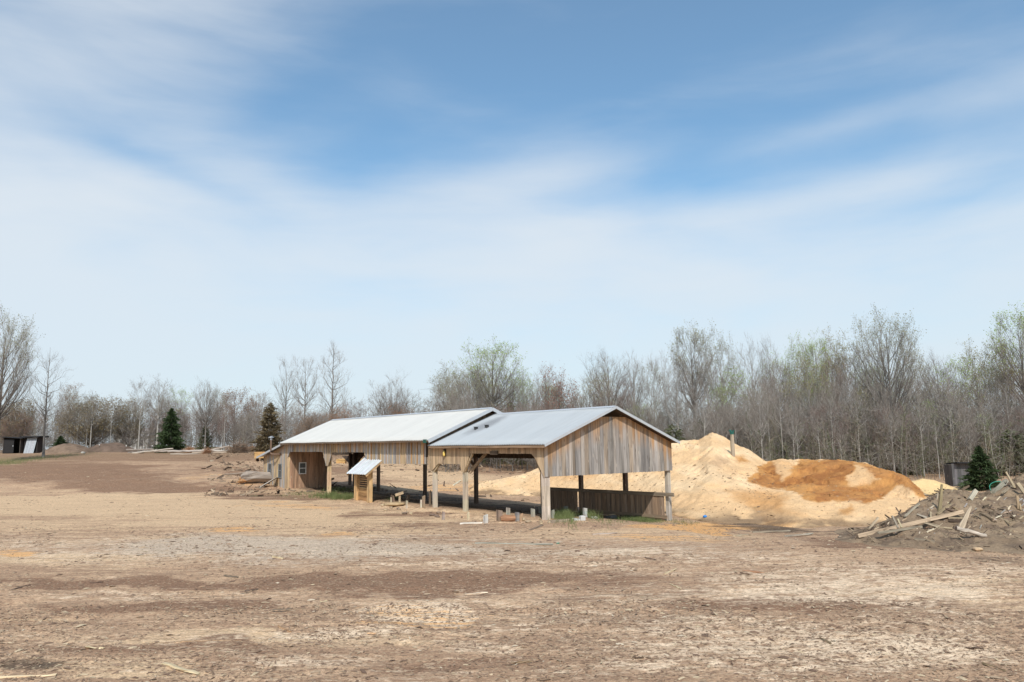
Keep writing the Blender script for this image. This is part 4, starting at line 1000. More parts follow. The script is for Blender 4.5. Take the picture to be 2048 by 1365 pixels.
# foreground scraps
for a in ((172, 1299, 208, 1300, 8, 'pale flat wood strip near the black patch', (.60, .48, .30)), (326, 1331, 398, 1353, 9, 'pale splintered slab, largest in the near foreground', (.56, .44, .28)), (-10, 1360, 112, 1355, 7, 'long pale lath at the lower left corner', (.56, .44, .27)),
          (545, 1222, 585, 1221, 6, 'curved dark bark piece on the pale patch', (.15, .11, .08)), (556, 1256, 582, 1268, 3.2, 'slim brown stick slanting in the foreground', (.30, .19, .11)), (735, 1270, 753, 1270.5, 6, 'small orange tan chip lying flat', (.52, .34, .20)),
          (490, 1185, 516, 1180, 4, 'dark bark strip on the brown mulch', (.13, .09, .065)), (448, 1154, 476, 1157, 4, 'dark flat bark at the gravel edge', (.14, .10, .07)), (180, 1168, 207, 1166, 4, 'dark bark piece left of the mulch', (.13, .09, .065)),
          (24, 1182, 60, 1172, 3.5, 'dark branch end at the left edge', (.13, .09, .065)), (1480, 1148, 1502, 1152, 3, 'thin dark strip below the red brown plank', (.14, .09, .06)), (1486, 1143, 1528, 1148, 7, 'red brown plank on the right of the yard', (.36, .19, .11)), (1022, 1329, 1064, 1327, 4, 'thin brown stick at the bottom middle', (.24, .16, .10)),
          (950, 1088, 1106, 1091, 5, 'very long grey plank lying flat in the middle of the yard', (.30, .27, .23)), (1340, 1170, 1362, 1180, 3, 'slanting pale stick in the middle right', (.50, .40, .26)), (1330, 1150, 1352, 1140, 3, 'pale stick beside a straw coloured patch', (.52, .42, .28)),
          (1640, 1278, 1662, 1292, 4, 'dark twig on the pale crust at right', (.20, .14, .09)), (1695, 1216, 1714, 1222, 3, 'slim twig end on brown ground at right', (.22, .15, .10)), (1965, 1330, 2012, 1346, 4, 'long brown stick near the lower right corner', (.26, .18, .11)), (1470, 1074, 1500, 1071, 9, 'chunky weathered timber offcut before the sawdust heap', (.36, .27, .19)),
          (1505, 1066, 1580, 1063, 4, 'grey flat board before the sawdust heap, left one', (.32, .26, .20)), (1570, 1074, 1625, 1069, 5, 'grey flat board before the sawdust heap, right one', (.38, .32, .25)), (1290, 1117, 1312, 1122, 3, 'short dark stick in the middle distance', (.16, .11, .08)), (640, 1207, 660, 1203, 3, 'short tan stick at the mulch edge', (.46, .35, .22)),
          (930, 1192, 975, 1187, 5, 'pale strip at the far end of the cream patch', (.56, .46, .32)), (545, 1115, 566, 1119, 3, 'tan stick on the grey gravel', (.46, .36, .24)), (1185, 1070, 1235, 1068, 3, 'thin grey lath before the gable', (.34, .28, .22)), (920, 1049, 965, 1047, 4.5, 'white plank lying before the wide barn opening', (.62, .56, .48)), (1060, 1062, 1085, 1052, 5, 'brown bark slab leaning on soil before the corner post', (.20, .15, .11)),
          (818, 918, 834, 917.5, 2, 'pale board lying on far soil behind the long shed', (.58, .50, .38)), (955, 930, 968, 929.5, 1.8, 'pale board lying on far soil seen through the barn', (.55, .47, .36)), (907, 972, 921, 962, 4, 'pale broken slab on soil behind the barn\'s second post', (.55, .46, .34))):
    px0, py0, px1, py1, w, lab, col = a
    Yd = hit((px0 + px1) / 2, (py0 + py1) / 2).y
    o = board(px0, py0, px1, py1, w * (1.0 if 'slab' in lab or 'chip' in lab else .8), lab, col, name='scrap', cat='wood scrap', group='loose wood on the yard', th=.02 if Yd < 20 else .05, lift=.02, jit=.012 if Yd > 20 else .01, taper=random.uniform(.6, 1))
# dirt clumps and offcuts between the stubs
CLR = random.Random(5)
for k in range(26):
    px = CLR.uniform(760, 1100); py = 1008 + (px - 760) * .105 + CLR.uniform(2, 16)
    lump('soil_clod', 'crumbly soil clod lying among the stubs in front of the barns', 'clod', px, py, CLR.uniform(4, 13), CLR.uniform(1.5, 4.5), CLR.choice([(.24, .17, .12), (.33, .25, .17), (.17, .12, .09), (.44, .34, .22)]), 'attr', k + 20, .9, 0, 'soil clods among the stubs')
lump('soil_ridge', 'low orange topped soil ridge right of the slatted stand', 'soil ridge', 790, 1012, 44, 6.5, (.42, .30, .17), 'attr', 61, .9, .3)

# fallen trunk at the left of the cabin
p = hit(490, 968); Yd = p.y
t = thing('fallen_log', 'thick grey fallen trunk with broken orange end beside the cabin', 'fallen trunk', p, .08)
k = Yd / F
mb = MB(); r = 11 * k
pts = [Vector((x * k, 0, (z) * k)) for x, z in ((-6, 11), (4, 13), (20, 13), (40, 12), (60, 11), (75, 9))]
mb.tube(pts, [r * .8, r * 1.0, r * 1.0, r * .9, r * .85, r * .7], 12, (.25, .205, .17), .2, (.40, .20, .09)); mb.build('stem', M['wood_x'], t)
mb = MB()
for q in range(9):
    x0, x1 = random.uniform(-14, -6) * k, random.uniform(-6, 4) * k; y_ = random.uniform(-.35, .2); z0, z1 = random.uniform(2, 6) * k, random.uniform(3, 15) * k
    mb.tube([(x0, y_, z0), ((x0 + x1) / 2, y_, (z0 + z1) / 2 + .05), (x1, y_ * .5, z1)], [.03, .13, .11], 7, vary((.36, .19, .085), .3), .3, (.3, .16, .07))
mb.build('broken_end', M['wood_x'], t)
mb = MB(); mb.tube([Vector((-44 * k, .5, 18 * k)), Vector((-20 * k, .3, 19 * k)), Vector((10 * k, .3, 22 * k))], [1.5 * k, 2 * k, 2.2 * k], 7, (.22, .17, .13), .1); mb.build('root', M['wood_x'], t)

# ------------------------------------------------------------------ far left: log row, mounds, sheds, stakes, lumber
zl = lambda x, y: (x * .2564, 600 + y * .2564)
for x0, y0, x1, y1, r, Y, lab, col in ((985, 1172, 1200, 1166, 2.0, 104, 'dark log at the left end of the long log row, uppermost', (.24, .20, .17)), (1000, 1196, 1120, 1190, 2.4, 103, 'short dark log under the left end of the log row', (.20, .17, .14)), (1030, 1198, 1350, 1160, 1.7, 102, 'light log slanting upward across the log row', (.42, .36, .30)),
                                       (1190, 1184, 1330, 1180, 2.0, 103, 'grey log in the middle of the log row', (.34, .29, .25)), (1310, 1184, 1600, 1176, 2.6, 103, 'thick grey log right of the log row\'s middle', (.36, .31, .27)), (1580, 1174, 1780, 1180, 2.2, 103, 'pale log at the right end of the log row, upper', (.42, .37, .32)),
                                       (1330, 1206, 1700, 1208, 2.0, 101, 'long grey log lying lowest in front of the log row', (.36, .31, .26)), (1500, 1196, 1770, 1192, 2.4, 102, 'brown log lying in front at the right of the log row', (.32, .25, .19)), (1640, 1172, 1790, 1140, 1.6, 104, 'thin log tilting up into the brush pile', (.36, .30, .25)), (830, 1206, 1000, 1206, 1.3, 103, 'thin pale log lying left of the log row', (.48, .42, .34))):
    logthing(*zl(x0, y0), *zl(x1, y1), r, Y, lab, col, group='felled logs in the far row')
def thicket(name, label, cat, px, py, Y, wpx, hpx, n, cols, seed, dm=2.5, L=(.4, 1.3), wd=(.02, .05), kind=None, group=None):
    p = at(px, py, Y); w = wpx * Y / F / 2; h = hpx * Y / F; rs = np.random.default_rng(seed)
    q = rs.uniform(-1, 1, (n, 3)); q = q[(q ** 2).sum(1) < 1]; n = len(q)
    P0 = np.stack([q[:, 0] * w, q[:, 1] * dm / 2, np.abs(q[:, 2]) * h * (1 - .3 * q[:, 0] ** 2)], 1)
    d = rs.normal(size=(n, 3)); d[:, 2] = np.abs(d[:, 2]) * .6; d /= np.linalg.norm(d, axis=1)[:, None]
    V, Q, C = ribbons(P0, P0 + d * rs.uniform(*L, (n, 1)), rs.uniform(*wd, n), rs, np.array(cols)[rs.integers(0, len(cols), n)])
    o = np_obj(name, V, Q, [M['bark_chip']], C); o.location = (p.x, p.y, float(ground(p.x, p.y)) - .05)
    return tag(o, label, cat, group, kind)

def ribbons(A, B, w, rs, col=None, taper=.45, facing=.5):
    n = len(A); d = B - A; r = rs.normal(size=(n, 3)); r[:, 1] *= facing
    s = np.cross(d, r); ln = np.linalg.norm(s, axis=1)[:, None]; s = s / np.maximum(ln, 1e-6); w = np.broadcast_to(np.asarray(w, float), n)[:, None] / 2
    V = np.stack([A - s * w, A + s * w, B + s * w * taper, B - s * w * taper], 1).reshape(-1, 3)
    Q = np.arange(4 * n).reshape(-1, 4)
    C = None if col is None else np.repeat(np.asarray(col), 4, 0)
    return V, Q, C
BRC = [(.24, .17, .12), (.18, .13, .1), (.32, .25, .19), (.28, .18, .12)]
thicket('brush_pile', 'tangled brush pile at the right end of the log row', 'brush pile', *zl(1860, 1205), 103, 42, 20, 2200, BRC, 3)
thicket('dry_shrub', 'rusty dry shrub standing behind the log row\'s middle', 'shrub', *zl(1480, 1175), 106, 17, 11, 900, [(.42, .22, .11), (.36, .20, .11)], 4, 1.2, (.3, .7))
thicket('dry_shrub', 'rusty dry shrub in front of the log row\'s right half', 'shrub', *zl(1615, 1205), 101.5, 15, 11, 900, [(.40, .22, .13), (.34, .20, .12)], 5, 1.2, (.3, .7))
thicket('dry_shrub', 'pale orange dry shrub far behind the brush pile', 'shrub', *zl(1970, 1190), 107, 16, 12, 700, [(.40, .25, .15), (.34, .22, .14)], 6, 1.2, (.3, .7))
def farmound(name, label, px0, px1, ytop, ybase, Y, col, seed, cat='mound'):
    a, b = at(px0, ybase, Y), at(px1, ybase, Y); w = (b.x - a.x); h = (ybase - ytop) * Y / F
    nx, ny = 60, 24; X, Yg = np.meshgrid(np.linspace(-w / 2, w / 2, nx), np.linspace(-3, 3, ny))
    Z = h * (1 - np.clip(np.abs(X) / (w / 2), 0, 1) ** 2.2) * (1 - (Yg / 3) ** 2) * (.65 + .7 * fbm(X * .6 + seed, Yg * .6, seed, 4)) - .15
    cx = (a.x + b.x) / 2; Z = Z + ground(X + cx, Yg + Y) - float(ground(cx, Y))
    c = np.array(col) * (.6 + .8 * fbm(X * 2, Yg * 2 + Z * 3, seed + 2, 4)[..., None])
    i = (np.arange(ny - 1)[:, None] * nx + np.arange(nx - 1)[None]).ravel()
    o = np_obj(name, np.stack([X, Yg, Z], -1).reshape(-1, 3), np.stack([i, i + 1, i + nx + 1, i + nx], 1), [M['soil']], c.reshape(-1, 3), True)
    o.location = (cx, Y, float(ground(cx, Y))); return tag(o, label, cat)
farmound('earth_mound', 'brown earth mound right of the two little sheds', 92, 178, 886, 907, 106, (.20, .14, .10), 3)
farmound('earth_mound', 'long dark earth bank behind the log row', 168, 275, 884, 903, 111, (.15, .105, .08), 5)
block('white_block', 'white slab lying on the mound right of the two little sheds', 'slab', 181, 904, 13, 7, 1.0, 'white_paint', .1, .15)
lump('rubble_lump', 'pale rubble lump left below the white slab', 'rubble', 166, 908, 8, 4, (.48, .44, .38), 'attr', 9, .8)
# little sheds
Y = 108
a, b = at(5.5, 907, Y), at(38.5, 907, Y); w = b.x - a.x; gz0 = float(ground(a.x, Y)); hs = 32 * Y / F
t = thing('tool_shed', 'small black open-fronted shed at the far left edge of the yard', 'shed', (a.x, Y, gz0))
mb = MB(); mb.box((0, 2.3, 0), (w, 2.36, hs * .98), (.05, .045, .04)); mb.box((-.05, 0, 0), (0, 2.36, hs), (.12, .1, .085)); mb.box((w, 0, 0), (w + .06, 2.36, hs * .95), (.12, .1, .085)); mb.build('wall', M['attr'], t)
mb = MB(); mb.box((.02, .05, .06), (w * .62, .09, hs * .88), (.028, .026, .026)); d_ = mb.build('door', M['attr'], t)
mb = MB(); mb.box((w * .56, .02, hs * .42), (w * .60, .06, hs * .5), (.4, .4, .4)); mb.build('handle', M['galv'], d_)
mb = MB(); mb.quadbox([(-.3, -.3, hs), (w + .5, -.3, hs * .9), (w + .5, 2.6, hs * .9), (-.3, 2.6, hs), (-.3, -.3, hs + .09), (w + .5, -.3, hs * .9 + .09), (w + .5, 2.6, hs * .9 + .09), (-.3, 2.6, hs + .09)], (.5, .5, .5)); mb.build('roof', M['tar'], t)
a, b = at(45, 907, Y), at(72, 907, Y); w = b.x - a.x
t = thing('tool_shed', 'small flat-roofed shed with a pale metal sheet front, right of the black shed', 'shed', (a.x, Y, float(ground(a.x, Y))))
mb = MB(); mb.box((0, .25, 0), (w, .31, hs * .95), (.035, .032, .03)); mb.box((0, .31, 0), (.06, 1.9, hs), (.06, .05, .045)); mb.box((w - .06, .31, 0), (w, 1.9, hs), (.06, .05, .045)); mb.build('wall', M['attr'], t)
mb = MB(); n = 14
for k in range(n):
    x0 = .35 + k * (w - .5) / n; x1 = .35 + (k + 1) * (w - .5) / n; o0 = .03 if k % 2 else 0
    mb.quadbox([(x0 - .12, -.2 - o0, -.05), (x1 - .12, -.2 - o0, -.05), (x1 - .12, -.18 - o0, -.05), (x0 - .12, -.18 - o0, -.05), (x0 + .08, .18 - o0, hs * .93), (x1 + .08, .18 - o0, hs * .93), (x1 + .08, .2 - o0, hs * .93), (x0 + .08, .2 - o0, hs * .93)], vary((.40, .42, .45), .10))
mb.build('metal_sheet', M['attr'], t)
mb = MB(); mb.box((-.35, -.35, hs * .97), (w + .4, 2.1, hs * .97 + .18), (.5, .5, .5)); mb.build('roof', M['tar'], t)
# shed behind the evergreen
Y = 55; a, b = at(1908, 988, Y), at(1946, 988, Y); w = b.x - a.x; hs = 44 * Y / F
t = thing('lean_shed', 'low grey board shed half hidden behind the small evergreen', 'shed', (a.x, Y, float(ground(a.x, Y))))
mb = MB(); s = 0
while s < w: mb.box((s, 0, -.1), (s + .16, .03, hs), vary((.11, .105, .105), .25)); s += .17
mb.box((0, .05, 0), (.04, 1.0, hs * .95), (.09, .08, .075)); mb.box((w, .05, 0), (w + .04, 1.0, hs * .95), (.09, .08, .075)); mb.build('wall', M['wood'], t)
mb = MB(); mb.quadbox([(.2, -.4, hs + .04), (w + .4, -.4, hs + .0), (w + .4, 1.1, hs - .08), (.2, 1.1, hs - .08), (.2, -.4, hs + .13), (w + .4, -.4, hs + .09), (w + .4, 1.1, hs + .01), (.2, 1.1, hs + .01)], (.5, .5, .5)); mb.build('roof', M['tar'], t)
# white tipped stakes of the far fence
for px, py in ((198.7, 890), (252.6, 892), (304.6, 892), (358.5, 892), (410, 893), (456, 899), (512, 897)):
    Y = 109; a = at(px, py, Y); gz0 = float(ground(a.x, Y)); h = max(.9, a.z - gz0)
    t = thing('fence_stake', 'thin dark stake with a white tip in the far fence line', 'stake', (a.x, Y, gz0), 0, 'white-tipped fence stakes')
    mb = MB(); mb.tube([(0, 0, -.1), (0, 0, h)], .025, 6, (.09, .08, .07)); mb.build('stake', M['attr'], t)
    mb = MB(); mb.tube([(0, 0, h - .08), (0, 0, h + .08)], .055, 6); mb.build('tip', M['white_paint'], t)
# lumber stacks behind the shed
for px, py, wpx, hpx, Y, lab in ((523, 918, 22, 14, 84, 'orange lumber stack behind the far end of the long shed'), (683, 929, 17, 11, 80, 'orange lumber stack seen under the long shed, left of the dark gusset'), (722, 929, 17, 11, 80, 'orange lumber stack seen under the long shed, behind the slatted stand')):
    a = at(px, py, Y); w = wpx * Y / F; h = hpx * Y / F; gz0 = float(ground(a.x, Y)); nl = 6
    t = thing('lumber_stack', lab, 'lumber stack', (a.x, Y, a.z), random.uniform(-.08, .08))
    mb = MB(); lh = (h - .08) / nl
    for k in range(nl):
        s = -w / 2 + random.uniform(-.03, .03); 
        for q in range(6): mb.box((s, -.6 + q * .2, .08 + k * lh), (s + w, -.42 + q * .2, .08 + (k + .72) * lh), vary((.60, .36, .15), .12))
    mb.build('boards', M['wood_x'], t)
    mb = MB()
    for s in (-.4, 0, .4): mb.box((s * w - .06, -.6, a.z and min(-.02, gz0 - a.z - .1)), (s * w + .06, .6, .075), BRN)
    mb.build('bearers', M['wood_y'], t)
# far house glimpsed between trees
Y = 150; a = at(262, 905, Y); gz0 = float(ground(a.x, Y))
t = thing('far_house', 'small white house glimpsed far off between bare trees', 'house', (a.x, Y, gz0))
mb = MB(); mb.box((-3.4, 0, 0), (3.2, 5, 3.0), (.66, .65, .62)); mb.build('wall', M['attr'], t)
mb = MB(); mb.quadbox([(-3.8, -.4, 2.95), (3.6, -.4, 2.95), (3.6, 5.4, 2.95), (-3.8, 5.4, 2.95), (-3.8, 2.45, 4.6), (3.6, 2.45, 4.6), (3.6, 2.55, 4.6), (-3.8, 2.55, 4.6)], (.42, .40, .39)); mb.build('roof', M['attr'], t)
for s in (-2.2, 1.4): mb = MB(); mb.box((s, -.05, 1.1), (s + .9, -.01, 2.2)); mb.build('window', M['glass'], t)

# ------------------------------------------------------------------ trees
def tree_proto(seed, H, r0, first, half, zc, nl=40, nb=8, nt=6, wander=.07, rise=1.5, sub=2, twl=(.45, .9), tw=.02, low=.5, gn=0, inner=.5, taper=.9, forks=1):
    """trunk, limbs that reach for points on a domed crown outline, branches on the limbs, twigs on the branches"""
    rs = random.Random(seed); tubes = []; A = []; B = []; Wd = []; tips = []
    def unit(): return Vector((rs.gauss(0, 1), rs.gauss(0, 1), rs.gauss(0, 1))).normalized()
    def dev(d, a):
        s = d.cross(unit())
        if s.length < 1e-3: s = d.cross(Vector((1, 0, .1)))
        s.normalize(); return (d * math.cos(a) + s * math.sin(a)).normalized()
    def bez(p, c, q, n, wn):
        pts = []
        for k in range(n + 1):
            t = k / n; v = p * (1 - t) ** 2 + c * (2 * t * (1 - t)) + q * t * t
            if 0 < k: v = v + unit() * wn
            pts.append(v)
        return pts
    def on(pts, q):
        n = len(pts) - 1; k = min(n - 1, int(q * n)); return pts[k].lerp(pts[k + 1], q * n - k), (pts[k + 1] - pts[k]).normalized(), k
    def twig(p, d, L, w, lev):
        d1 = (d + unit() * .2).normalized(); q = p + d1 * L; A.append(p); B.append(q); Wd.append(w)
        d2 = (d1 + unit() * .3 + Vector((0, 0, .18))).normalized(); q2 = q + d2 * L * .75
        A.append(q); B.append(q2); Wd.append(w * .55); tips.append(q2); tips.append(q.lerp(q2, .5))
        if lev > 0:
            for _ in range(sub):
                t = rs.uniform(.3, 1); twig(p + d1 * L * t, (dev(d1, R(rs.uniform(20, 48))) + Vector((0, 0, .22))).normalized(), L * rs.uniform(.45, .8), w * .7, lev - 1)
    ztop = H * taper; tr = [Vector((0, 0, -.3))]; n = 12; off = Vector((0, 0, 0))
    for k in range(1, n + 1):
        off = off + Vector((rs.gauss(0, 1), rs.gauss(0, 1), 0)) * wander * .10 * H / n; tr.append(Vector((off.x, off.y, ztop * k / n)))
    rad = [r0 * (1 - .93 * (k / n) ** .9) + (.35 * r0 if k == 0 else 0) for k in range(n + 1)]
    tubes.append((tr, rad, 7))
    cz = zc * H; up = H - cz; dn = cz - low * first * H - (1 - low) * cz * .55; lob = [rs.uniform(0, 6.28) for _ in range(3)]
    for i in range(nl):
        f = (i + .5) / nl; th = math.acos(1 - 1.55 * f); az = i * 2.39996 + rs.uniform(-.3, .3)      # golden spiral from the top down
        hw = half * (1 + .16 * math.sin(2 * az + lob[0]) + .10 * math.sin(3 * az + lob[1])); sc = rs.uniform(inner, 1) ** .5 * rs.uniform(.9, 1.08)
        zt = cz + (up * math.cos(th) if math.cos(th) > 0 else dn * math.cos(th)) * (sc if math.cos(th) > 0 else 1); rt = hw * math.sin(th) * sc
        z0 = min(max(zt - rise * rt - .06 * H + rs.uniform(-.05, .05) * H, first * H * rs.uniform(.9, 1.25)), min(.9 * ztop, zt - .02 * H)); z0 = max(z0, .05 * H)
        tq = min(.999, z0 / ztop) * (n - .001) ; k = int(tq); p = tr[k].lerp(tr[k + 1], tq - k); rr = rad[k] * (1 - tq + k) + rad[k + 1] * (tq - k)
        q = Vector((math.cos(az) * rt, math.sin(az) * rt, zt)); c = p.lerp(q, .5) + Vector((math.cos(az), math.sin(az), -.4)) * rt * .16 + unit() * wander * rt
        L = (q - p).length; pts = bez(p, c, q, 7, wander * .16 * L / 3)
        if gn: pts = [v + unit() * gn * (j / 7) for j, v in enumerate(pts)]
        lr = min(rr * .6, .022 + L * .011); lrad = [lr * (1 - .86 * j / 7) for j in range(8)]; tubes.append((pts, lrad, 4))
        for j in range(max(3, int(nb * min(1.35, L / (.3 * H)) + .5))):
            w_ = rs.uniform(.25, 1) ** .8; pp, dd, k7 = on(pts, w_)
            bl = max(.45, L * rs.uniform(.16, .34)); d = (dev(dd, R(rs.uniform(20, 52))) + Vector((0, 0, .15))).normalized()
            bp = bez(pp, pp + d * bl * .5, pp + d * bl * .85 + Vector((0, 0, bl * .25)), 3, wander * .12 * bl); br = max(.010, lrad[k7] * .5); tubes.append((bp, [br, br * .75, br * .5, br * .3], 3))
            for _ in range(nt):
                p3, d3, k3 = on(bp, rs.uniform(.2, 1)); twig(p3, (dev(d3, R(rs.uniform(15, 52))) + Vector((0, 0, .25))).normalized(), rs.uniform(*twl), tw, 1)
    mb = MB()
    for pts, rd, sd in tubes: mb.tube(pts, rd, sd, (.5, .5, .5))
    V, Q, _ = ribbons(np.array(A), np.array(B), np.array(Wd), np.random.default_rng(seed))
    return mb, (V, Q), np.array(tips)

def leaves(tips, rs, frac, size, top=None, jit=.15, tri=False):
    P = tips
    if top is not None:
        z = P[:, 2]; zz = z.min() + (z.max() - z.min()) * top; pr = sst(zz - 2, z.max(), z); P = P[rs.random(len(P)) < pr * frac]
    else: P = P[rs.random(len(P)) < frac]
    P = P + rs.normal(0, jit, P.shape); n = len(P)
    a = rs.normal(size=(n, 3)); a /= np.linalg.norm(a, axis=1)[:, None]; b = np.cross(a, rs.normal(size=(n, 3))); b /= np.linalg.norm(b, axis=1)[:, None]
    s = rs.uniform(*size, (n, 1)) / 2
    V = np.stack([P - a * s - b * s * .7, P + a * s - b * s * .4, P + a * s * .8 + b * s * .8, P - a * s * .7 + b * s * .6], 1).reshape(-1, 3)
    return V, np.arange(4 * n).reshape(-1, 4)

class Proto: pass
PROTOS = {}
def mk(key, name, bark='bark', twig='twig', buds=None, fr=.5, size=(.07, .14), top=.35, jit=.12, **kw):
    P = Proto(); P.name = name; P.H = kw['H']
    mb, (V, Q), tips = tree_proto(**kw)
    o = mb.build('trunk', M[bark], None, (0, 0, 0), True); P.trunk = o.data; bpy.data.objects.remove(o)
    P.crown = np_mesh('crown', V, Q, [M[twig]])
    rs = np.random.default_rng(kw['seed'] + 5)
    V, Q = leaves(tips, rs, fr, size, top, jit); P.buds = np_mesh('buds', V, Q, [M[buds or 'bud_grey']])
    allz = np.array([v.co.z for v in P.crown.vertices]); P.top = float(np.percentile(allz, 99.7)); 
    xs = np.zeros(len(P.crown.vertices) * 3); P.crown.vertices.foreach_get('co', xs); xs = xs.reshape(-1, 3); P.half = float(np.percentile(np.hypot(xs[:, 0], xs[:, 1]), 92)); P.defbuds = buds
    PROTOS[key] = P
# tall dome crowned hardwoods
BUD = dict(fr=.95, size=(.07, .15), top=.30, jit=.10)
mk('vase1', 'bare_tree', seed=11, H=17, r0=.24, first=.42, half=3.7, zc=.66, nl=44, nb=8, nt=5, **BUD)
mk('vase2', 'bare_tree', seed=12, H=17, r0=.21, first=.46, half=2.7, zc=.68, nl=36, nb=7, nt=5, rise=1.9, bark='bark_pale', **BUD)
mk('vase3', 'bare_tree', seed=13, H=17, r0=.25, first=.34, half=4.2, zc=.60, nl=46, nb=8, nt=5, **BUD)
mk('wide', 'bare_tree', seed=14, H=17, r0=.30, first=.30, half=5.6, zc=.60, nl=54, nb=9, nt=5, rise=1.25, inner=.35, **BUD)
mk('open', 'bare_tree', seed=16, H=17, r0=.20, first=.26, half=2.9, zc=.55, nl=30, nb=6, nt=4, rise=.55, wander=.22, gn=.16, inner=.3, tw=.022, low=.9, taper=.95)
mk('open2', 'bare_tree', seed=17, H=16, r0=.19, first=.42, half=2.9, zc=.62, nl=26, nb=7, nt=4, rise=1.0, wander=.18, gn=.08, inner=.3, low=.7)
mk('slim1', 'slender_tree', seed=18, H=14, r0=.11, first=.45, half=1.7, zc=.68, nl=22, nb=6, nt=4, rise=2.0, bark='bark_pale', **BUD)
mk('slim2', 'slender_tree', seed=19, H=14, r0=.10, first=.36, half=1.9, zc=.62, nl=24, nb=6, nt=4, rise=1.8, **BUD)
mk('slim3', 'slender_tree', seed=20, H=13, r0=.10, first=.55, half=1.8, zc=.74, nl=20, nb=6, nt=4, rise=1.6, wander=.13, bark='bark_pale', **BUD)
mk('low', 'small_tree', seed=21, H=8, r0=.10, first=.12, half=2.8, zc=.52, nl=34, nb=7, nt=5, rise=1.1, wander=.14, tw=.018, twl=(.4, .8))
mk('round1', 'leafy_tree', seed=22, H=8, r0=.16, first=.12, half=3.7, zc=.48, nl=40, nb=8, nt=5, rise=.9, inner=.25, buds='leaf_olive', fr=.75, size=(.07, .16), top=None, jit=.25, twl=(.4, .8))
mk('round2', 'leafy_tree', seed=23, H=7, r0=.13, first=.12, half=3.0, zc=.50, nl=34, nb=7, nt=5, rise=.9, inner=.25, buds='leaf_rust', fr=.6, size=(.06, .14), top=None, jit=.22, twl=(.4, .8))
# several stems from one foot
def mkmulti():
    P = Proto(); P.name = 'multi_stem_tree'; mbA = MB(); Vs, Qs, tp = [], [], []; n0 = 0
    for k in range(9):
        mb, (V, Q), t = tree_proto(seed=40 + k, H=random.uniform(9, 13), r0=.09, first=.35, half=1.4, zc=.66, nl=13, nb=5, nt=4, rise=1.6, tw=.018)
        ln = .11 + .17 * random.random(); az = k * .7 + random.uniform(-.2, .2); sh = np.array([math.cos(az) * ln, math.sin(az) * ln])
        i0 = len(mbA.v); f = lambda x, y, z: (x + sh[0] * z, y + sh[1] * z, z)
        mbA.v += [f(*v) for v in mb.v]; mbA.c += mb.c; mbA.f += [tuple(i + i0 for i in q) for q in mb.f]
        V = V.copy(); V[:, 0] += sh[0] * V[:, 2]; V[:, 1] += sh[1] * V[:, 2]; Vs.append(V); Qs.append(Q + n0); n0 += len(V); t[:, 0] += sh[0] * t[:, 2]; t[:, 1] += sh[1] * t[:, 2]; tp.append(t)
    o = mbA.build('trunk', M['bark'], None, (0, 0, 0), True); P.trunk = o.data; bpy.data.objects.remove(o)
    V = np.concatenate(Vs); P.crown = np_mesh('crown', V, np.concatenate(Qs), [M['twig']]); V2, Q2 = leaves(np.concatenate(tp), np.random.default_rng(3), .5, (.07, .13), .4, .12); P.buds = np_mesh('buds', V2, Q2, [M['bud_grey']])
    P.top = float(np.percentile(V[:, 2], 99.5)); P.half = float(np.percentile(np.hypot(V[:, 0], V[:, 1]), 97)); P.defbuds = None; PROTOS['multi'] = P
mkmulti()

def conifer(key, seed, H, half, n, mat, size=(.16, .34), power=.9, name='evergreen_tree', gap=.0):
    rs = np.random.default_rng(seed); P = Proto(); P.name = name
    mb = MB(); mb.tube([(0, 0, -.2), (0, 0, H * .5), (0, 0, H * .97)], [H * .018, H * .011, .01], 7)
    t = rs.random(n) ** .62; z = H * (.05 + .95 * (1 - t)); rmax = half * (t ** power) * (1 + .22 * np.sin(z * 7.1 / max(H, 3) * 6))
    az = rs.uniform(0, 2 * math.pi, n); lob = 1 + .22 * np.sin(az * 3 + z * 2.3) + .15 * np.sin(az * 7 - z * 4); r = rmax * lob * np.sqrt(rs.uniform(.12, 1, n)) * (1 + .35 * (vn(az * 2.2 + 9, z * 7 / H, seed) - .5) * 2)
    c = np.stack([np.cos(az) * r, np.sin(az) * r, z - .16 * r + rs.normal(0, .04 * H / 6, n)], 1)
    out = np.stack([np.cos(az), np.sin(az), rs.uniform(-.35, .45, n)], 1) + rs.normal(0, .35, (n, 3))
    L = rs.uniform(*size, (n, 1)); A = c - out * L * .5; B = c + out * L * .6
    V, Q, _ = ribbons(A, B, rs.uniform(.35, .6, n) * L[:, 0], rs, None, .25, 1)
    for k in range(26):
        zz = H * (.06 + .86 * k / 26); a = k * 2.4; rr = half * (1 - zz / H) ** power * .85; mb.tube([(0, 0, zz), (math.cos(a) * rr, math.sin(a) * rr, zz - .1 * rr)], [H * .004, .006], 3)
    o = mb.build('trunk', M['bark'], None, (0, 0, 0)); P.trunk = o.data; bpy.data.objects.remove(o)
    P.crown = np_mesh('crown', V, Q, [M[mat]]); P.buds = None; P.top = H; P.half = half; P.defbuds = None; PROTOS[key] = P
conifer('spruce', 60, 3.4, 1.25, 5200, 'needle', (.10, .24), .85)
conifer('cedar', 61, 7, 2.0, 6500, 'needle', (.18, .40), .62)
conifer('pine', 62, 8, 2.6, 1700, 'needle_dull', (.25, .6), .6)
conifer('pine2', 66, 8, 2.8, 1500, 'needle_dull', (.25, .65), .4)
conifer('browncedar', 63, 6, 1.7, 2300, 'needle_brown', (.2, .5), .5)

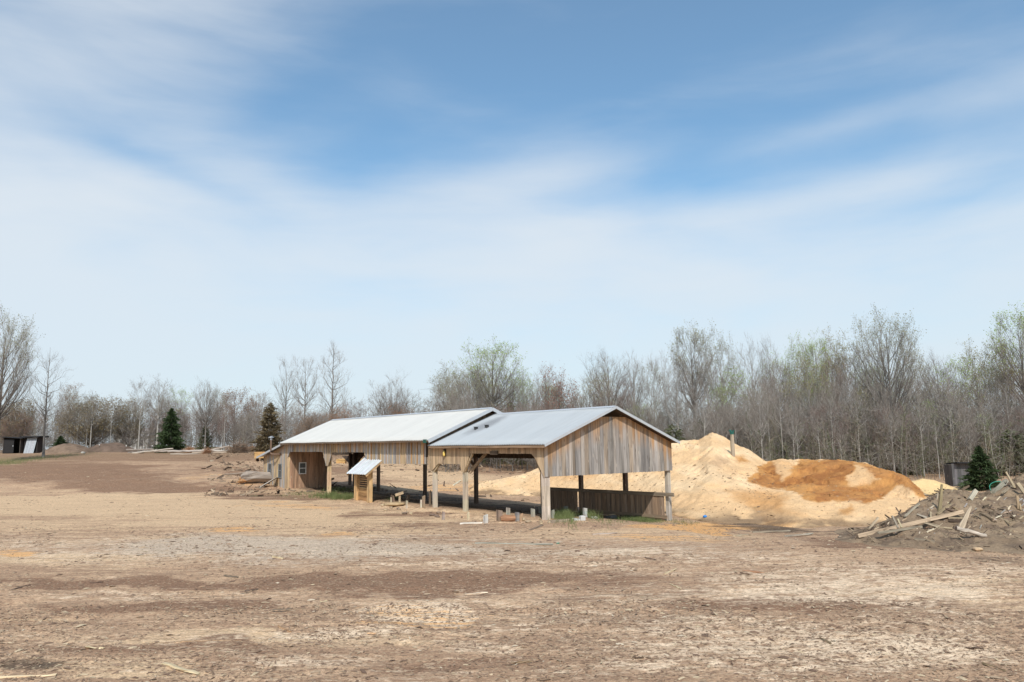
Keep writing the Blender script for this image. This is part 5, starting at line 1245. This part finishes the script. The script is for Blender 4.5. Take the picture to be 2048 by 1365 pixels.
def plant(key, px, ytop, Y, label, wpx=None, buds=None, twig=None, group=None, name=None, cat='tree', bark=None, lean=0):
    P = PROTOS[key]; a = at(px, ytop, Y); gz = float(ground(a.x, Y)); h = a.z - gz
    s = h / P.top; sx = s if wpx is None else (wpx * Y / F) / P.half
    sx = min(max(sx, .6 * s), 1.6 * s)
    t = thing(name or P.name, label, cat, (a.x, Y, gz), random.uniform(0, 6.28), group); t.scale = (sx, sx, s); 
    if lean: t.rotation_euler = (0, lean, 0)
    def ch(n, me, m=None):
        o = link(bpy.data.objects.new(n, me)); o.parent = t
        if m: o.material_slots[0].link = 'OBJECT'; o.material_slots[0].material = M[m]
        return o
    ch('trunk', P.trunk, bark); ch('crown', P.crown, twig)
    b = buds or P.defbuds
    if b and P.buds: ch('foliage', P.buds, b)
    return t
RW = 'bare trees of the wood behind the sawdust heap'
LW = 'bare trees along the far left edge of the yard'
for a in (('vase2', 898, 726, 88, 'grey bare tree at the left end of the wood behind the barns', 44, 'bud_grey'), ('vase1', 984, 682, 86, 'tall tree with fresh green top rising behind the barn ridges', 62, 'bud_green'), ('vase3', 940, 735, 84, 'bare tree with greenish tips left of the tall green-topped tree', 48, 'bud_grey'), ('slim2', 1045, 742, 86, 'thin bare tree right of the tall green-topped tree', 30, None),
          ('open2', 1090, 724, 84, 'crooked pale tree bending over left of the red-budded tree', 26, None), ('round2', 1118, 742, 83, 'red-budded tree glowing behind the ridge of the open barn', 40, 'bud_red'), ('vase3', 1215, 697, 88, 'broad bare tree above the right half of the open barn roof', 62, None), ('vase2', 1265, 702, 86, 'bare tree right of the broad one above the barn roof', 32, None),
          ('slim1', 1300, 705, 84, 'pale slim tree above the gable peak', 22, None), ('slim3', 1326, 697, 83, 'slim tree above the gable\'s right slope', 20, None), ('vase1', 1380, 652, 85, 'tall domed tree with pale green tips above the sawdust peak', 52, 'bud_grey'), ('vase2', 1438, 664, 87, 'tall narrow tree right of the domed tree, faintly green', 34, 'bud_grey'),
          ('vase2', 1500, 668, 86, 'bare tree above the post on the sawdust heap', 36, None), ('slim2', 1535, 672, 84, 'narrow bare tree left of the three green-tipped trees', 24, None), ('vase2', 1590, 675, 85, 'left one of three green-tipped trees above the orange bite', 32, 'bud_green'), ('vase1', 1628, 672, 84, 'middle one of three green-tipped trees above the orange bite', 36, 'bud_green'),
          ('vase2', 1660, 660, 86, 'right one of three green-tipped trees, olive crown', 36, 'bud_olive'), ('wide', 1768, 627, 80, 'biggest spreading bare tree of the wood, greenish on its right', 75, 'bud_grey'), ('vase3', 1870, 700, 84, 'bare purple grey tree right of the biggest tree', 44, None), ('vase2', 1945, 683, 80, 'olive brown budding tree left of the last green tree', 42, 'bud_olive'),
          ('vase1', 2032, 618, 78, 'tall green-tipped tree at the right edge', 60, 'bud_green'), ('slim1', 1995, 672, 79, 'slim olive tree just left of the tall edge tree', 26, 'bud_olive'), ('vase3', 2075, 640, 82, 'bare tree at the very right edge', 40, None)):
    plant(a[0], a[1], a[2], a[3], a[4], a[5], a[6], group=RW)
for a in (('wide', 14, 626, 84, 'big pale-budded tree at the left edge of the yard', 66, 'bud_grey', None), ('open', 101, 693, 92, 'gaunt bare tree right of the two little sheds', 34, None, None), ('slim2', 140, 768, 112, 'bare tree with brown tuft between gaunt tree and round bush tree', 22, 'leaf_brown', None), ('round1', 186, 797, 116, 'round olive brown leafy tree behind the earth mound', 62, None, None), ('round1', 36, 799, 115, 'round olive leafy tree behind the little sheds', 36, 'leaf_olive', None),
          ('slim1', 187, 782, 112, 'pale twin-topped tree before the round brown tree', 24, None, None), ('slim3', 226, 786, 113, 'thin tree at the right of the round brown tree', 18, None, None), ('slim1', 284, 754, 112, 'tall thin tree left of the left evergreen', 28, None, None), ('vase2', 320, 750, 113, 'fine bare tree rising behind the left evergreen', 34, None, None), ('slim2', 364, 778, 115, 'greenish young tree right of the left evergreen', 22, 'bud_green', None),
          ('vase3', 415, 758, 112, 'bare tree above the right half of the log row', 30, None, None), ('slim3', 452, 786, 110, 'thin tree above the brush pile', 20, None, None), ('open2', 574, 713, 104, 'tall open bare tree, left one of three above the long shed', 26, None, None), ('open2', 611, 710, 102, 'tall open bare tree, middle one of three above the long shed', 32, None, None), ('open', 668, 684, 98, 'tallest gnarled bare tree above the long shed', 36, None, None),
          ('multi', 785, 750, 100, 'many-stemmed bare tree above the long shed ridge', 52, None, None), ('round2', 678, 812, 96, 'rusty leafed small tree under the tallest gnarled tree', 28, 'leaf_rust', None), ('round2', 800, 808, 98, 'rusty leafed small tree under the many-stemmed tree', 30, 'leaf_rust', None), ('round2', 620, 822, 95, 'brown leafed small tree above the far end of the shed roof', 30, 'leaf_brown', None), ('round1', 262, 800, 122, 'hazy pale olive tree far behind, by the white house', 34, 'leaf_olive', None)):
    plant(a[0], a[1], a[2], a[3], a[4], a[5], a[6], a[7], group=LW)
plant('cedar', 344, 817, 109, 'dark green evergreen behind the log row', 25, cat='evergreen')
p = plant('spruce', 1957, 892, 50.5, 'small dense evergreen between the sawdust mound and the soil heaps', 37, cat='evergreen')
plant('browncedar', 541, 806, 96, 'brown green cedar behind the stovepipe', 26, cat='evergreen', name='cedar_tree')
plant('cedar', 122, 872, 108, 'low dark evergreen shrub by the earth mound', 16, cat='evergreen', name='evergreen_shrub')
for px, yt, Y, w in ((1345, 850, 72, 40), (1560, 888, 76, 36), (1640, 880, 78, 44), (1250, 815, 90, 30), (1690, 870, 76, 36), (1735, 780, 84, 34), (2020, 860, 70, 46), (1860, 860, 80, 36), (1400, 840, 80, 32), (1480, 870, 82, 30), (2070, 830, 74, 40), (1800, 880, 74, 34), (410, 852, 114, 16), (1020, 800, 96, 22)):
    plant(random.choice(('pine', 'pine2')), px, yt, Y - 3 if px > 600 else Y, 'dull green young conifer standing in the shade of the bare wood' if px > 600 else 'dull green young conifer among the far left bare trees', w, cat='conifer', name='conifer', group='young conifers in the right wood' if px > 600 else 'young conifers in the left wood')
# the many trees nothing tells apart
sky_r = interp([(860, 770), (900, 745), (980, 735), (1060, 770), (1150, 760), (1215, 735), (1340, 725), (1450, 712), (1560, 705), (1700, 700), (1850, 712), (1950, 705), (2060, 690)])
for k in range(122):
    px = 868 + (2085 - 868) * (k + random.random()) / 122; Y = random.uniform(74, 100)
    yt = sky_r(px) + random.uniform(-14, 95) * (1 if random.random() < .8 else 1.4)
    key = random.choice(['slim1', 'slim2', 'slim3', 'slim1', 'slim3', 'vase2', 'open2'])
    plant(key, px, yt, Y, 'slender bare tree in the dense right wood', None, random.choice([None, None, 'bud_grey', 'bud_green', 'bud_olive']), random.choice([None, None, None, 'twig_red']), 'slender bare trees of the right wood', 'slender_tree')
for k in range(40):
    px = 1345 + (2080 - 1345) * (k + random.random()) / 40
    plant(random.choice(['slim1', 'slim3', 'slim2']), px, random.uniform(745, 850), random.uniform(64, 73), 'thin pale stemmed sapling standing at the front of the right wood', None, None, None, 'thin pale saplings before the right wood', 'sapling', bark='bark_pale')
for k in range(64):
    px = 875 + (2085 - 875) * (k + random.random()) / 64
    plant('low', px, random.uniform(800, 875), random.uniform(70, 84), 'small twiggy tree at the foot of the right wood', None, None, random.choice([None, None, 'twig_red']), 'twiggy small trees of the right wood', 'small_tree')
sky_l = interp([(0, 800), (90, 795), (150, 800), (260, 790), (420, 790), (560, 800), (660, 815), (860, 815)])
for k in range(66):
    px = -20 + 890 * (k + random.random()) / 66; Y = random.uniform(112, 130)
    if 200 < px < 262 and random.random() < .6: continue
    plant(random.choice(['slim1', 'slim2', 'slim3', 'low', 'vase2']), px, sky_l(px) + random.uniform(-18, 45), Y, 'slender bare tree in the far left tree line', None, random.choice([None, None, 'bud_grey', 'leaf_brown']), random.choice([None, 'twig_red']), 'slender bare trees of the left line', 'slender_tree')

# undergrowth and far woods: nobody could count these twigs
def brush(name, n, pxr, Yr, hr, cols, seed, ntw, tw, skipfn=None, stemw=.05, tl=.28):
    rs = np.random.default_rng(seed); Y = rs.uniform(*Yr, n); px = rs.uniform(*pxr, n)
    x = np.array([float(ray(a, 890)[0]) for a in px]) * Y; g = ground(x, Y); h = rs.uniform(*hr, n) * (.55 + .9 * fbm(x * .12, Y * .12, seed, 3))
    base = np.stack([x, Y, g], 1); ln = rs.normal(0, .10, (n, 2)); d = np.stack([ln[:, 0], ln[:, 1], np.ones(n)], 1)
    c = np.array(cols)[rs.integers(0, len(cols), n)] * rs.uniform(.75, 1.25, (n, 1))
    mid = base + d * (h * .5)[:, None]; d2 = d + rs.normal(0, .12, (n, 3)); top = mid + d2 * (h * .5)[:, None]
    parts = [(base, mid, rs.uniform(.5, 1.2, n) * stemw, c), (mid, top, np.full(n, stemw * .55), c)]
    t = rs.uniform(.12, 1, (n, ntw)); P = np.where(t[..., None] < .5, base[:, None] + (mid - base)[:, None] * (t * 2)[..., None], mid[:, None] + (top - mid)[:, None] * (t * 2 - 1)[..., None]).reshape(-1, 3)
    az = rs.uniform(0, 6.283, n * ntw); el = rs.uniform(.1, 1.1, n * ntw); L = rs.uniform(.5, 1.2, n * ntw) * np.repeat(h, ntw) * tl * (1.15 - t.ravel() * .6)
    D = np.stack([np.cos(az) * np.cos(el), np.sin(az) * np.cos(el), np.sin(el)], 1); E = P + D * L[:, None]; cc = np.repeat(c, ntw, 0)
    parts.append((P, E, np.full(len(P), tw), cc))
    for _ in range(2):
        f = rs.uniform(.3, 1, (len(P), 1)); P2 = P + (E - P) * f; D2 = D + rs.normal(0, .5, D.shape); E2 = P2 + D2 * (L * rs.uniform(.25, .6, len(L)))[:, None]; parts.append((P2, E2, np.full(len(P), tw * .75), cc))
    Vs, Qs, Cs = [], [], []; o = 0
    for A, B, w, c_ in parts:
        V, Q, C = ribbons(A, B, w, rs, c_); Vs.append(V); Qs.append(Q + o); Cs.append(C); o += len(V)
    return np.concatenate(Vs), np.concatenate(Qs), np.concatenate(Cs)
TW = [(.205, .18, .155), (.235, .205, .178), (.175, .15, .13), (.205, .165, .145), (.19, .175, .125), (.31, .28, .25)]
OLV = [(.125, .15, .065), (.155, .16, .08), (.18, .15, .11)]
def merge(name, parts, label, cat):
    V, Q, C, o = [], [], [], 0
    for a, b, c in parts: V.append(a); Q.append(b + o); C.append(c); o += len(a)
    ob = np_obj(name, np.concatenate(V), np.concatenate(Q), [M['bark_chip']], np.concatenate(C)); return tag(ob, label, cat, None, 'stuff')
merge('undergrowth', [brush('a', 1500, (850, 2120), (70, 98), (3, 6.8), TW, 5, 16, .02), brush('a', 500, (1560, 2120), (70, 92), (4, 8), TW, 25, 16, .02), brush('a', 520, (1380, 2120), (60, 72), (1.5, 4.5), TW + [(.30, .25, .19)], 6, 14, .02),
                      brush('b', 420, (-40, 480), (113, 124), (2, 4.5), TW, 7, 14, .026), brush('b', 480, (480, 870), (102, 120), (2.5, 5.5), TW, 8, 14, .026), brush('c', 500, (960, 1120), (82, 92), (1.0, 2.4), OLV, 9, 14, .03),
                      brush('d', 260, (1500, 2100), (64, 80), (2, 5.5), OLV, 10, 20, .03), brush('d', 60, (1330, 1420), (68, 74), (2, 4), OLV, 11, 20, .03)],
      'tangled leafless undergrowth at the foot of the woods', 'undergrowth')
merge('far_woods', [brush('a', 1100, (-60, 900), (128, 155), (4, 8.5), [(.22, .195, .18), (.23, .20, .175), (.2, .19, .155)], 15, 14, .045, stemw=.09), brush('b', 1300, (820, 2130), (100, 122), (5, 9.5), TW[:5], 16, 14, .036, stemw=.09)],
      'grey mass of woods beyond the nearer bare trees', 'woods')

# ------------------------------------------------------------------ grass tufts, wood chips
def grass(spots, seed=4):
    rs = np.random.default_rng(seed); As, Bs, Ws, Cs = [], [], [], []
    for px, py, rx, ry, n, h in spots:
        c = hit(px, py, ground); Yd = c.y; ryw = abs(hit(px, py - ry, ground).y - hit(px, py + ry, ground).y) / 2
        q = rs.normal(0, .5, (n, 2)); x = c.x + q[:, 0] * rx * Yd / F; y = c.y + q[:, 1] * ryw; g = ground(x, y)
        A = np.stack([x, y, g - .01], 1); d = np.stack([rs.normal(0, .35, n), rs.normal(0, .35, n), np.ones(n)], 1); As.append(A); Bs.append(A + d * (h * rs.uniform(.4, 1.1, n))[:, None]); Ws.append(rs.uniform(.008, .02, n))
    V, Q, _ = ribbons(np.concatenate(As), np.concatenate(Bs), np.concatenate(Ws), rs, None, .2, 1)
    tag(np_obj('grass', V, Q, [M['grass']]), 'green grass tufts growing around the barn posts', 'grass', None, 'stuff')
grass([(1122, 1036, 22, 5, 900, .28), (1134, 1035, 10, 4, 500, .36), (1178, 1035, 10, 4, 600, .36), (1272, 1040, 34, 4, 2600, .16), (1300, 1042, 30, 4, 700, .10), (1365, 1046, 30, 5, 300, .09), (1215, 1044, 50, 4, 200, .1),
       (660, 994, 14, 4, 700, .32), (678, 997, 12, 4, 600, .3), (697, 998, 8, 3, 500, .3), (640, 993, 26, 5, 500, .2), (676, 982, 18, 4, 500, .3), (600, 988, 40, 5, 500, .12), (20, 925, 50, 14, 2500, .35), (790, 997, 8, 3, 200, .2), (200, 905, 40, 3, 600, .3)])

def chips():
    rs = np.random.default_rng(12)
    n1, n2, n3 = 46000, 30000, 12000
    Y = np.concatenate([rs.uniform(8.5, 15, n1), rs.uniform(14, 30, n2), rs.uniform(26, 70, n3)]); az = rs.uniform(-.80, .80, len(Y)); x = az * Y
    keep = (fbm(x * .7, Y * .7, 14, 4) + rs.uniform(-.16, .16, len(Y))) > .47
    v = (x - O[0]) * VX[0] + (Y - O[1]) * VX[1]; 
    x, Y = x[keep], Y[keep]; n = len(x)
    L = rs.gamma(2.0, .022, n) * (.7 + Y / 26); L = np.clip(L * .72, .012, .2); th = rs.uniform(0, math.pi, n)
    z = surf(x, Y); fine = (1 - sst(14, 34, np.hypot(x, Y))); z = z + fine * (.05 * (fbm(x * 2.2, Y * 2.2, 31, 4) - .5) + .028 * (fbm(x * 9, Y * 9, 33, 3) - .5)) + .006
    d = np.stack([np.cos(th), np.sin(th), rs.normal(0, .10, n)], 1) * L[:, None]; A = np.stack([x, Y, z], 1) - d / 2; B = A + d; A[:, 2] = np.maximum(A[:, 2], z - .003); B[:, 2] = np.maximum(B[:, 2], z - .003)
    s = np.stack([-np.sin(th), np.cos(th), rs.normal(0, .25, n)], 1) * (L * rs.uniform(.12, .42, n))[:, None] / 2
    k = rs.uniform(.3, 1, (n, 1))
    V = np.stack([A - s, A + s * k, B + s, B - s * k, (A + B) / 2 + np.array([0, 0, 1]) * (L * .16)[:, None]], 1).reshape(-1, 3)
    i = np.arange(n) * 5; Q = np.concatenate([np.stack([i, i + 1, i + 4], 1), np.stack([i + 1, i + 2, i + 4], 1), np.stack([i + 2, i + 3, i + 4], 1), np.stack([i + 3, i, i + 4], 1)])
    pal = np.array([(.23, .15, .10), (.30, .205, .14), (.17, .108, .074), (.38, .275, .185), (.50, .39, .26), (.56, .46, .34), (.33, .215, .138)]); c = pal[rs.choice(len(pal), n, p=[.24, .27, .14, .18, .06, .02, .09])]
    tag(np_obj('wood_chips', V, Q, [M['bark_chip']], np.repeat(c, 5, 0)), 'bark and wood chips strewn over the bare yard', 'wood chips', None, 'stuff')
    def sticks(name, x, y, z, L, pal, label, cat, rise=.25, wd=(.1, .3), seed=1):
        q = np.random.default_rng(seed); n = len(x); th = q.uniform(0, math.pi, n); d = np.stack([np.cos(th), np.sin(th) * .7, q.normal(0, rise, n) + .1], 1) * L[:, None]
        A = np.stack([x, y, z + .01], 1); B = A + d; w = L * q.uniform(*wd, n); V, Q, C = ribbons(A, B, w, q, np.array(pal)[q.integers(0, len(pal), n)] * q.uniform(.75, 1.2, (n, 1)), .6, 1)
        A2 = A + d * .1; up = np.array([0, 0, 1]) * (w * .5)[:, None]; V2 = np.stack([A2 - up, A2 + up, B + up * .5, B - up * .5], 1).reshape(-1, 3)
        tag(np_obj(name, np.concatenate([V, V2]), np.concatenate([Q, Q + len(V)]), [M['bark_chip']], np.concatenate([C, C])), label, cat, None, 'stuff')
    xs, ys, zs = [], [], []
    for h_, az_, y_, k_ in ((debris, (.43, .88), (23, 33), 5200), (debris2, (.61, .84), (33.5, 41), 1800)):
        a_ = rs.uniform(*az_, k_); yy = rs.uniform(*y_, k_); xx = a_ * yy; z_ = h_.z(xx, yy); ok = (z_ > ground(xx, yy) + .03) & (fbm(xx * .9, yy * .9, 23, 3) + rs.uniform(-.15, .15, k_) > .44); xs.append(xx[ok]); ys.append(yy[ok]); zs.append(z_[ok])
    xs, ys, zs = map(np.concatenate, (xs, ys, zs)); Ls = np.clip(rs.gamma(1.5, .09, len(xs)), .04, .6)
    sticks('heap_litter', xs, ys, zs, Ls, [(.12, .085, .06), (.20, .145, .10), (.30, .23, .16), (.42, .34, .24), (.09, .065, .05)], 'small bark strips and splinters littering the soil heaps', 'wood litter', .35, (.08, .3), 3)
    yy = rs.uniform(46, 112, 9000); xx = rs.uniform(-.40, .02, 9000) * yy; ok = (fbm(xx * .16, yy * .16, 27, 4) + rs.uniform(-.2, .2, 9000) > .46) & ((xx < -.22 * yy) | (rs.random(9000) < .45)); xx, yy = xx[ok], yy[ok]
    sticks('field_litter', xx, yy, ground(xx, yy), np.clip(rs.gamma(1.6, .12, len(xx)), .06, .8), [(.13, .09, .065), (.19, .135, .095), (.26, .19, .135), (.36, .28, .20), (.16, .12, .09)], 'clods and broken sticks littering the cleared land on the far side', 'wood litter', .25, (.15, .5), 4)
    # bark crumbs on the sawdust
    n = 9000; Y = rs.uniform(32, 56, n); x = rs.uniform(-.06, .55, n) * Y; z = sawdust.z(x, Y); k = (z > ground(x, Y) + .1) & (fbm(x * .8, Y * .8, 19, 3) > .43); k &= (x / Y < .34) | (rs.random(n) < .2); x, Y, z = x[k], Y[k], z[k]; n = len(x)
    L = np.clip(rs.gamma(1.6, .05, n), .03, .4); th = rs.uniform(0, math.pi, n); a = np.stack([x, Y, z + .02], 1)
    d = np.stack([np.cos(th), np.sin(th) * .6, rs.normal(0, .25, n) + np.sin(th) * .2], 1) * L[:, None] / 2; s = np.stack([-np.sin(th) * .3, np.cos(th) * .3, rs.uniform(.1, .5, n)], 1) * L[:, None] * .4
    V = np.stack([a - d, a - s * .2, a + d, a + s], 1).reshape(-1, 3); Q = np.arange(4 * n).reshape(-1, 4)
    pal = np.array([(.16, .10, .06), (.24, .15, .08), (.34, .22, .11), (.12, .08, .055)]); tag(np_obj('bark_crumbs', V, Q, [M['bark_chip']], np.repeat(pal[rs.integers(0, 4, n)], 4, 0)), 'dark bark crumbs scattered over the yellow sawdust heap', 'bark crumbs', None, 'stuff')
chips()

# ------------------------------------------------------------------ sky and sun
EL = 46
w = bpy.data.worlds.new('World'); S.world = w; w.use_nodes = True
g = N(w.node_tree); bg = w.node_tree.nodes['Background']; bg.inputs['Strength'].default_value = .1
sky = g.new('ShaderNodeTexSky', sky_type='NISHITA', sun_disc=False, sun_elevation=R(EL), sun_rotation=R(180), air_density=1.0, dust_density=1.2, ozone_density=1.6, altitude=200)
co = g.coord('Generated'); sp = g.new('ShaderNodeSeparateXYZ'); g.sock(sp.inputs[0], co)
zc = g.m('MAXIMUM', sp.outputs[2], 0.0)
hz = g.m('SQRT', g.m('ADD', g.m('ADD', g.m('MULTIPLY', sp.outputs[0], sp.outputs[0]), g.m('MULTIPLY', sp.outputs[1], sp.outputs[1])), .0001))
elev = g.m('DIVIDE', zc, hz)                                  # tan of elevation
azm = g.m('ARCTAN2', sp.outputs[0], sp.outputs[1])
cb = g.new('ShaderNodeCombineXYZ'); g.sock(cb.inputs[0], azm); g.sock(cb.inputs[1], elev)
q = cb.outputs[0]
wisp = g.noise(g.map(q, (1.7, 5.5, 1), rot=(0, 0, R(-14)), loc=(3.1, 1.7, 0)), 1.6, 7, .50, dist=.35)
soft = g.noise(g.map(q, (1.4, 3.0, 1), rot=(0, 0, R(-20)), loc=(7.3, 2.2, 0)), 1.5, 5, .5, dist=.3)
thin = g.noise(g.map(q, (2.0, 16, 1), rot=(0, 0, R(-9)), loc=(1.1, 4.2, 0)), 1.8, 6, .6, dist=.5)
# cover: thick low, thick on the left, torn open high and to the right
cov = g.m('MULTIPLY', g.ss(.50, .10, elev), .98)
left = g.m('MULTIPLY', g.ss(-.12, -.62, azm), .34)
def spot(ax, el, rx, ry, amp, rot=0):
    dx = g.m('SUBTRACT', azm, ax); dy = g.m('SUBTRACT', elev, el); c_, s_ = math.cos(rot), math.sin(rot)
    ex = g.m('DIVIDE', g.m('ADD', g.m('MULTIPLY', dx, c_), g.m('MULTIPLY', dy, s_)), rx); ey = g.m('DIVIDE', g.m('SUBTRACT', g.m('MULTIPLY', dy, c_), g.m('MULTIPLY', dx, s_)), ry)
    return g.m('MULTIPLY', g.m('EXPONENT', g.m('MULTIPLY', g.m('ADD', g.m('MULTIPLY', ex, ex), g.m('MULTIPLY', ey, ey)), -1)), amp)
den = g.m('ADD', cov, left)
for a in ((.03, .355, .16, .035, .34, .08), (-.42, .55, .16, .10, .24, .5), (-.60, .44, .16, .10, .22, .3), (.43, .385, .13, .022, .34, .10), (.34, .295, .20, .020, .22, .05), (.62, .385, .10, .03, .26, 0), (-.02, .25, .4, .05, .12, 0),
          (-.08, .46, .24, .12, -.27, .45), (.28, .33, .22, .045, -.30, .06), (.10, .56, .35, .08, -.12, 0), (.50, .52, .25, .10, -.24, 0), (-.42, .335, .13, .022, -.30, -.35), (.42, .255, .25, .022, -.16, .1), (-.60, .58, .12, .05, -.22, 0), (-.30, .45, .1, .03, -.15, .6), (.62, .32, .2, .03, .15, .1)):
    den = g.m('ADD', den, spot(*a))
den = g.m('ADD', den, g.m('MULTIPLY', g.m('SUBTRACT', wisp, .5), 1.15))
den = g.m('ADD', den, g.m('MULTIPLY', g.m('SUBTRACT', soft, .5), .75))
den = g.m('ADD', den, g.m('MULTIPLY', g.m('SUBTRACT', thin, .5), .18))
mask = g.m('ADD', g.m('MULTIPLY', g.ss(-.25, 1.12, den), .82), .09)
blue = g.mix(1, sky.outputs[0], (1.10, 1.62, 1.70), 'MULTIPLY')
white = g.mix(g.ss(.45, .05, elev), (7.8, 8.3, 8.8), (7.3, 8.1, 8.8))
g.sock(bg.inputs['Color'], g.mix(mask, blue, white))
sd = bpy.data.lights.new('sun', 'SUN'); sd.energy = 4.0; sd.angle = R(.6); sd.color = (1, .955, .89)
so = link(bpy.data.objects.new('sun', sd)); so.rotation_euler = (R(90 - EL), 0, R(2)); so.location = (0, -20, 40)
S.view_settings.view_transform = 'Standard'; S.view_settings.look = 'None'; S.view_settings.exposure = 0; S.view_settings.gamma = 1
S.cycles.max_bounces = 6; S.cycles.transparent_max_bounces = 8
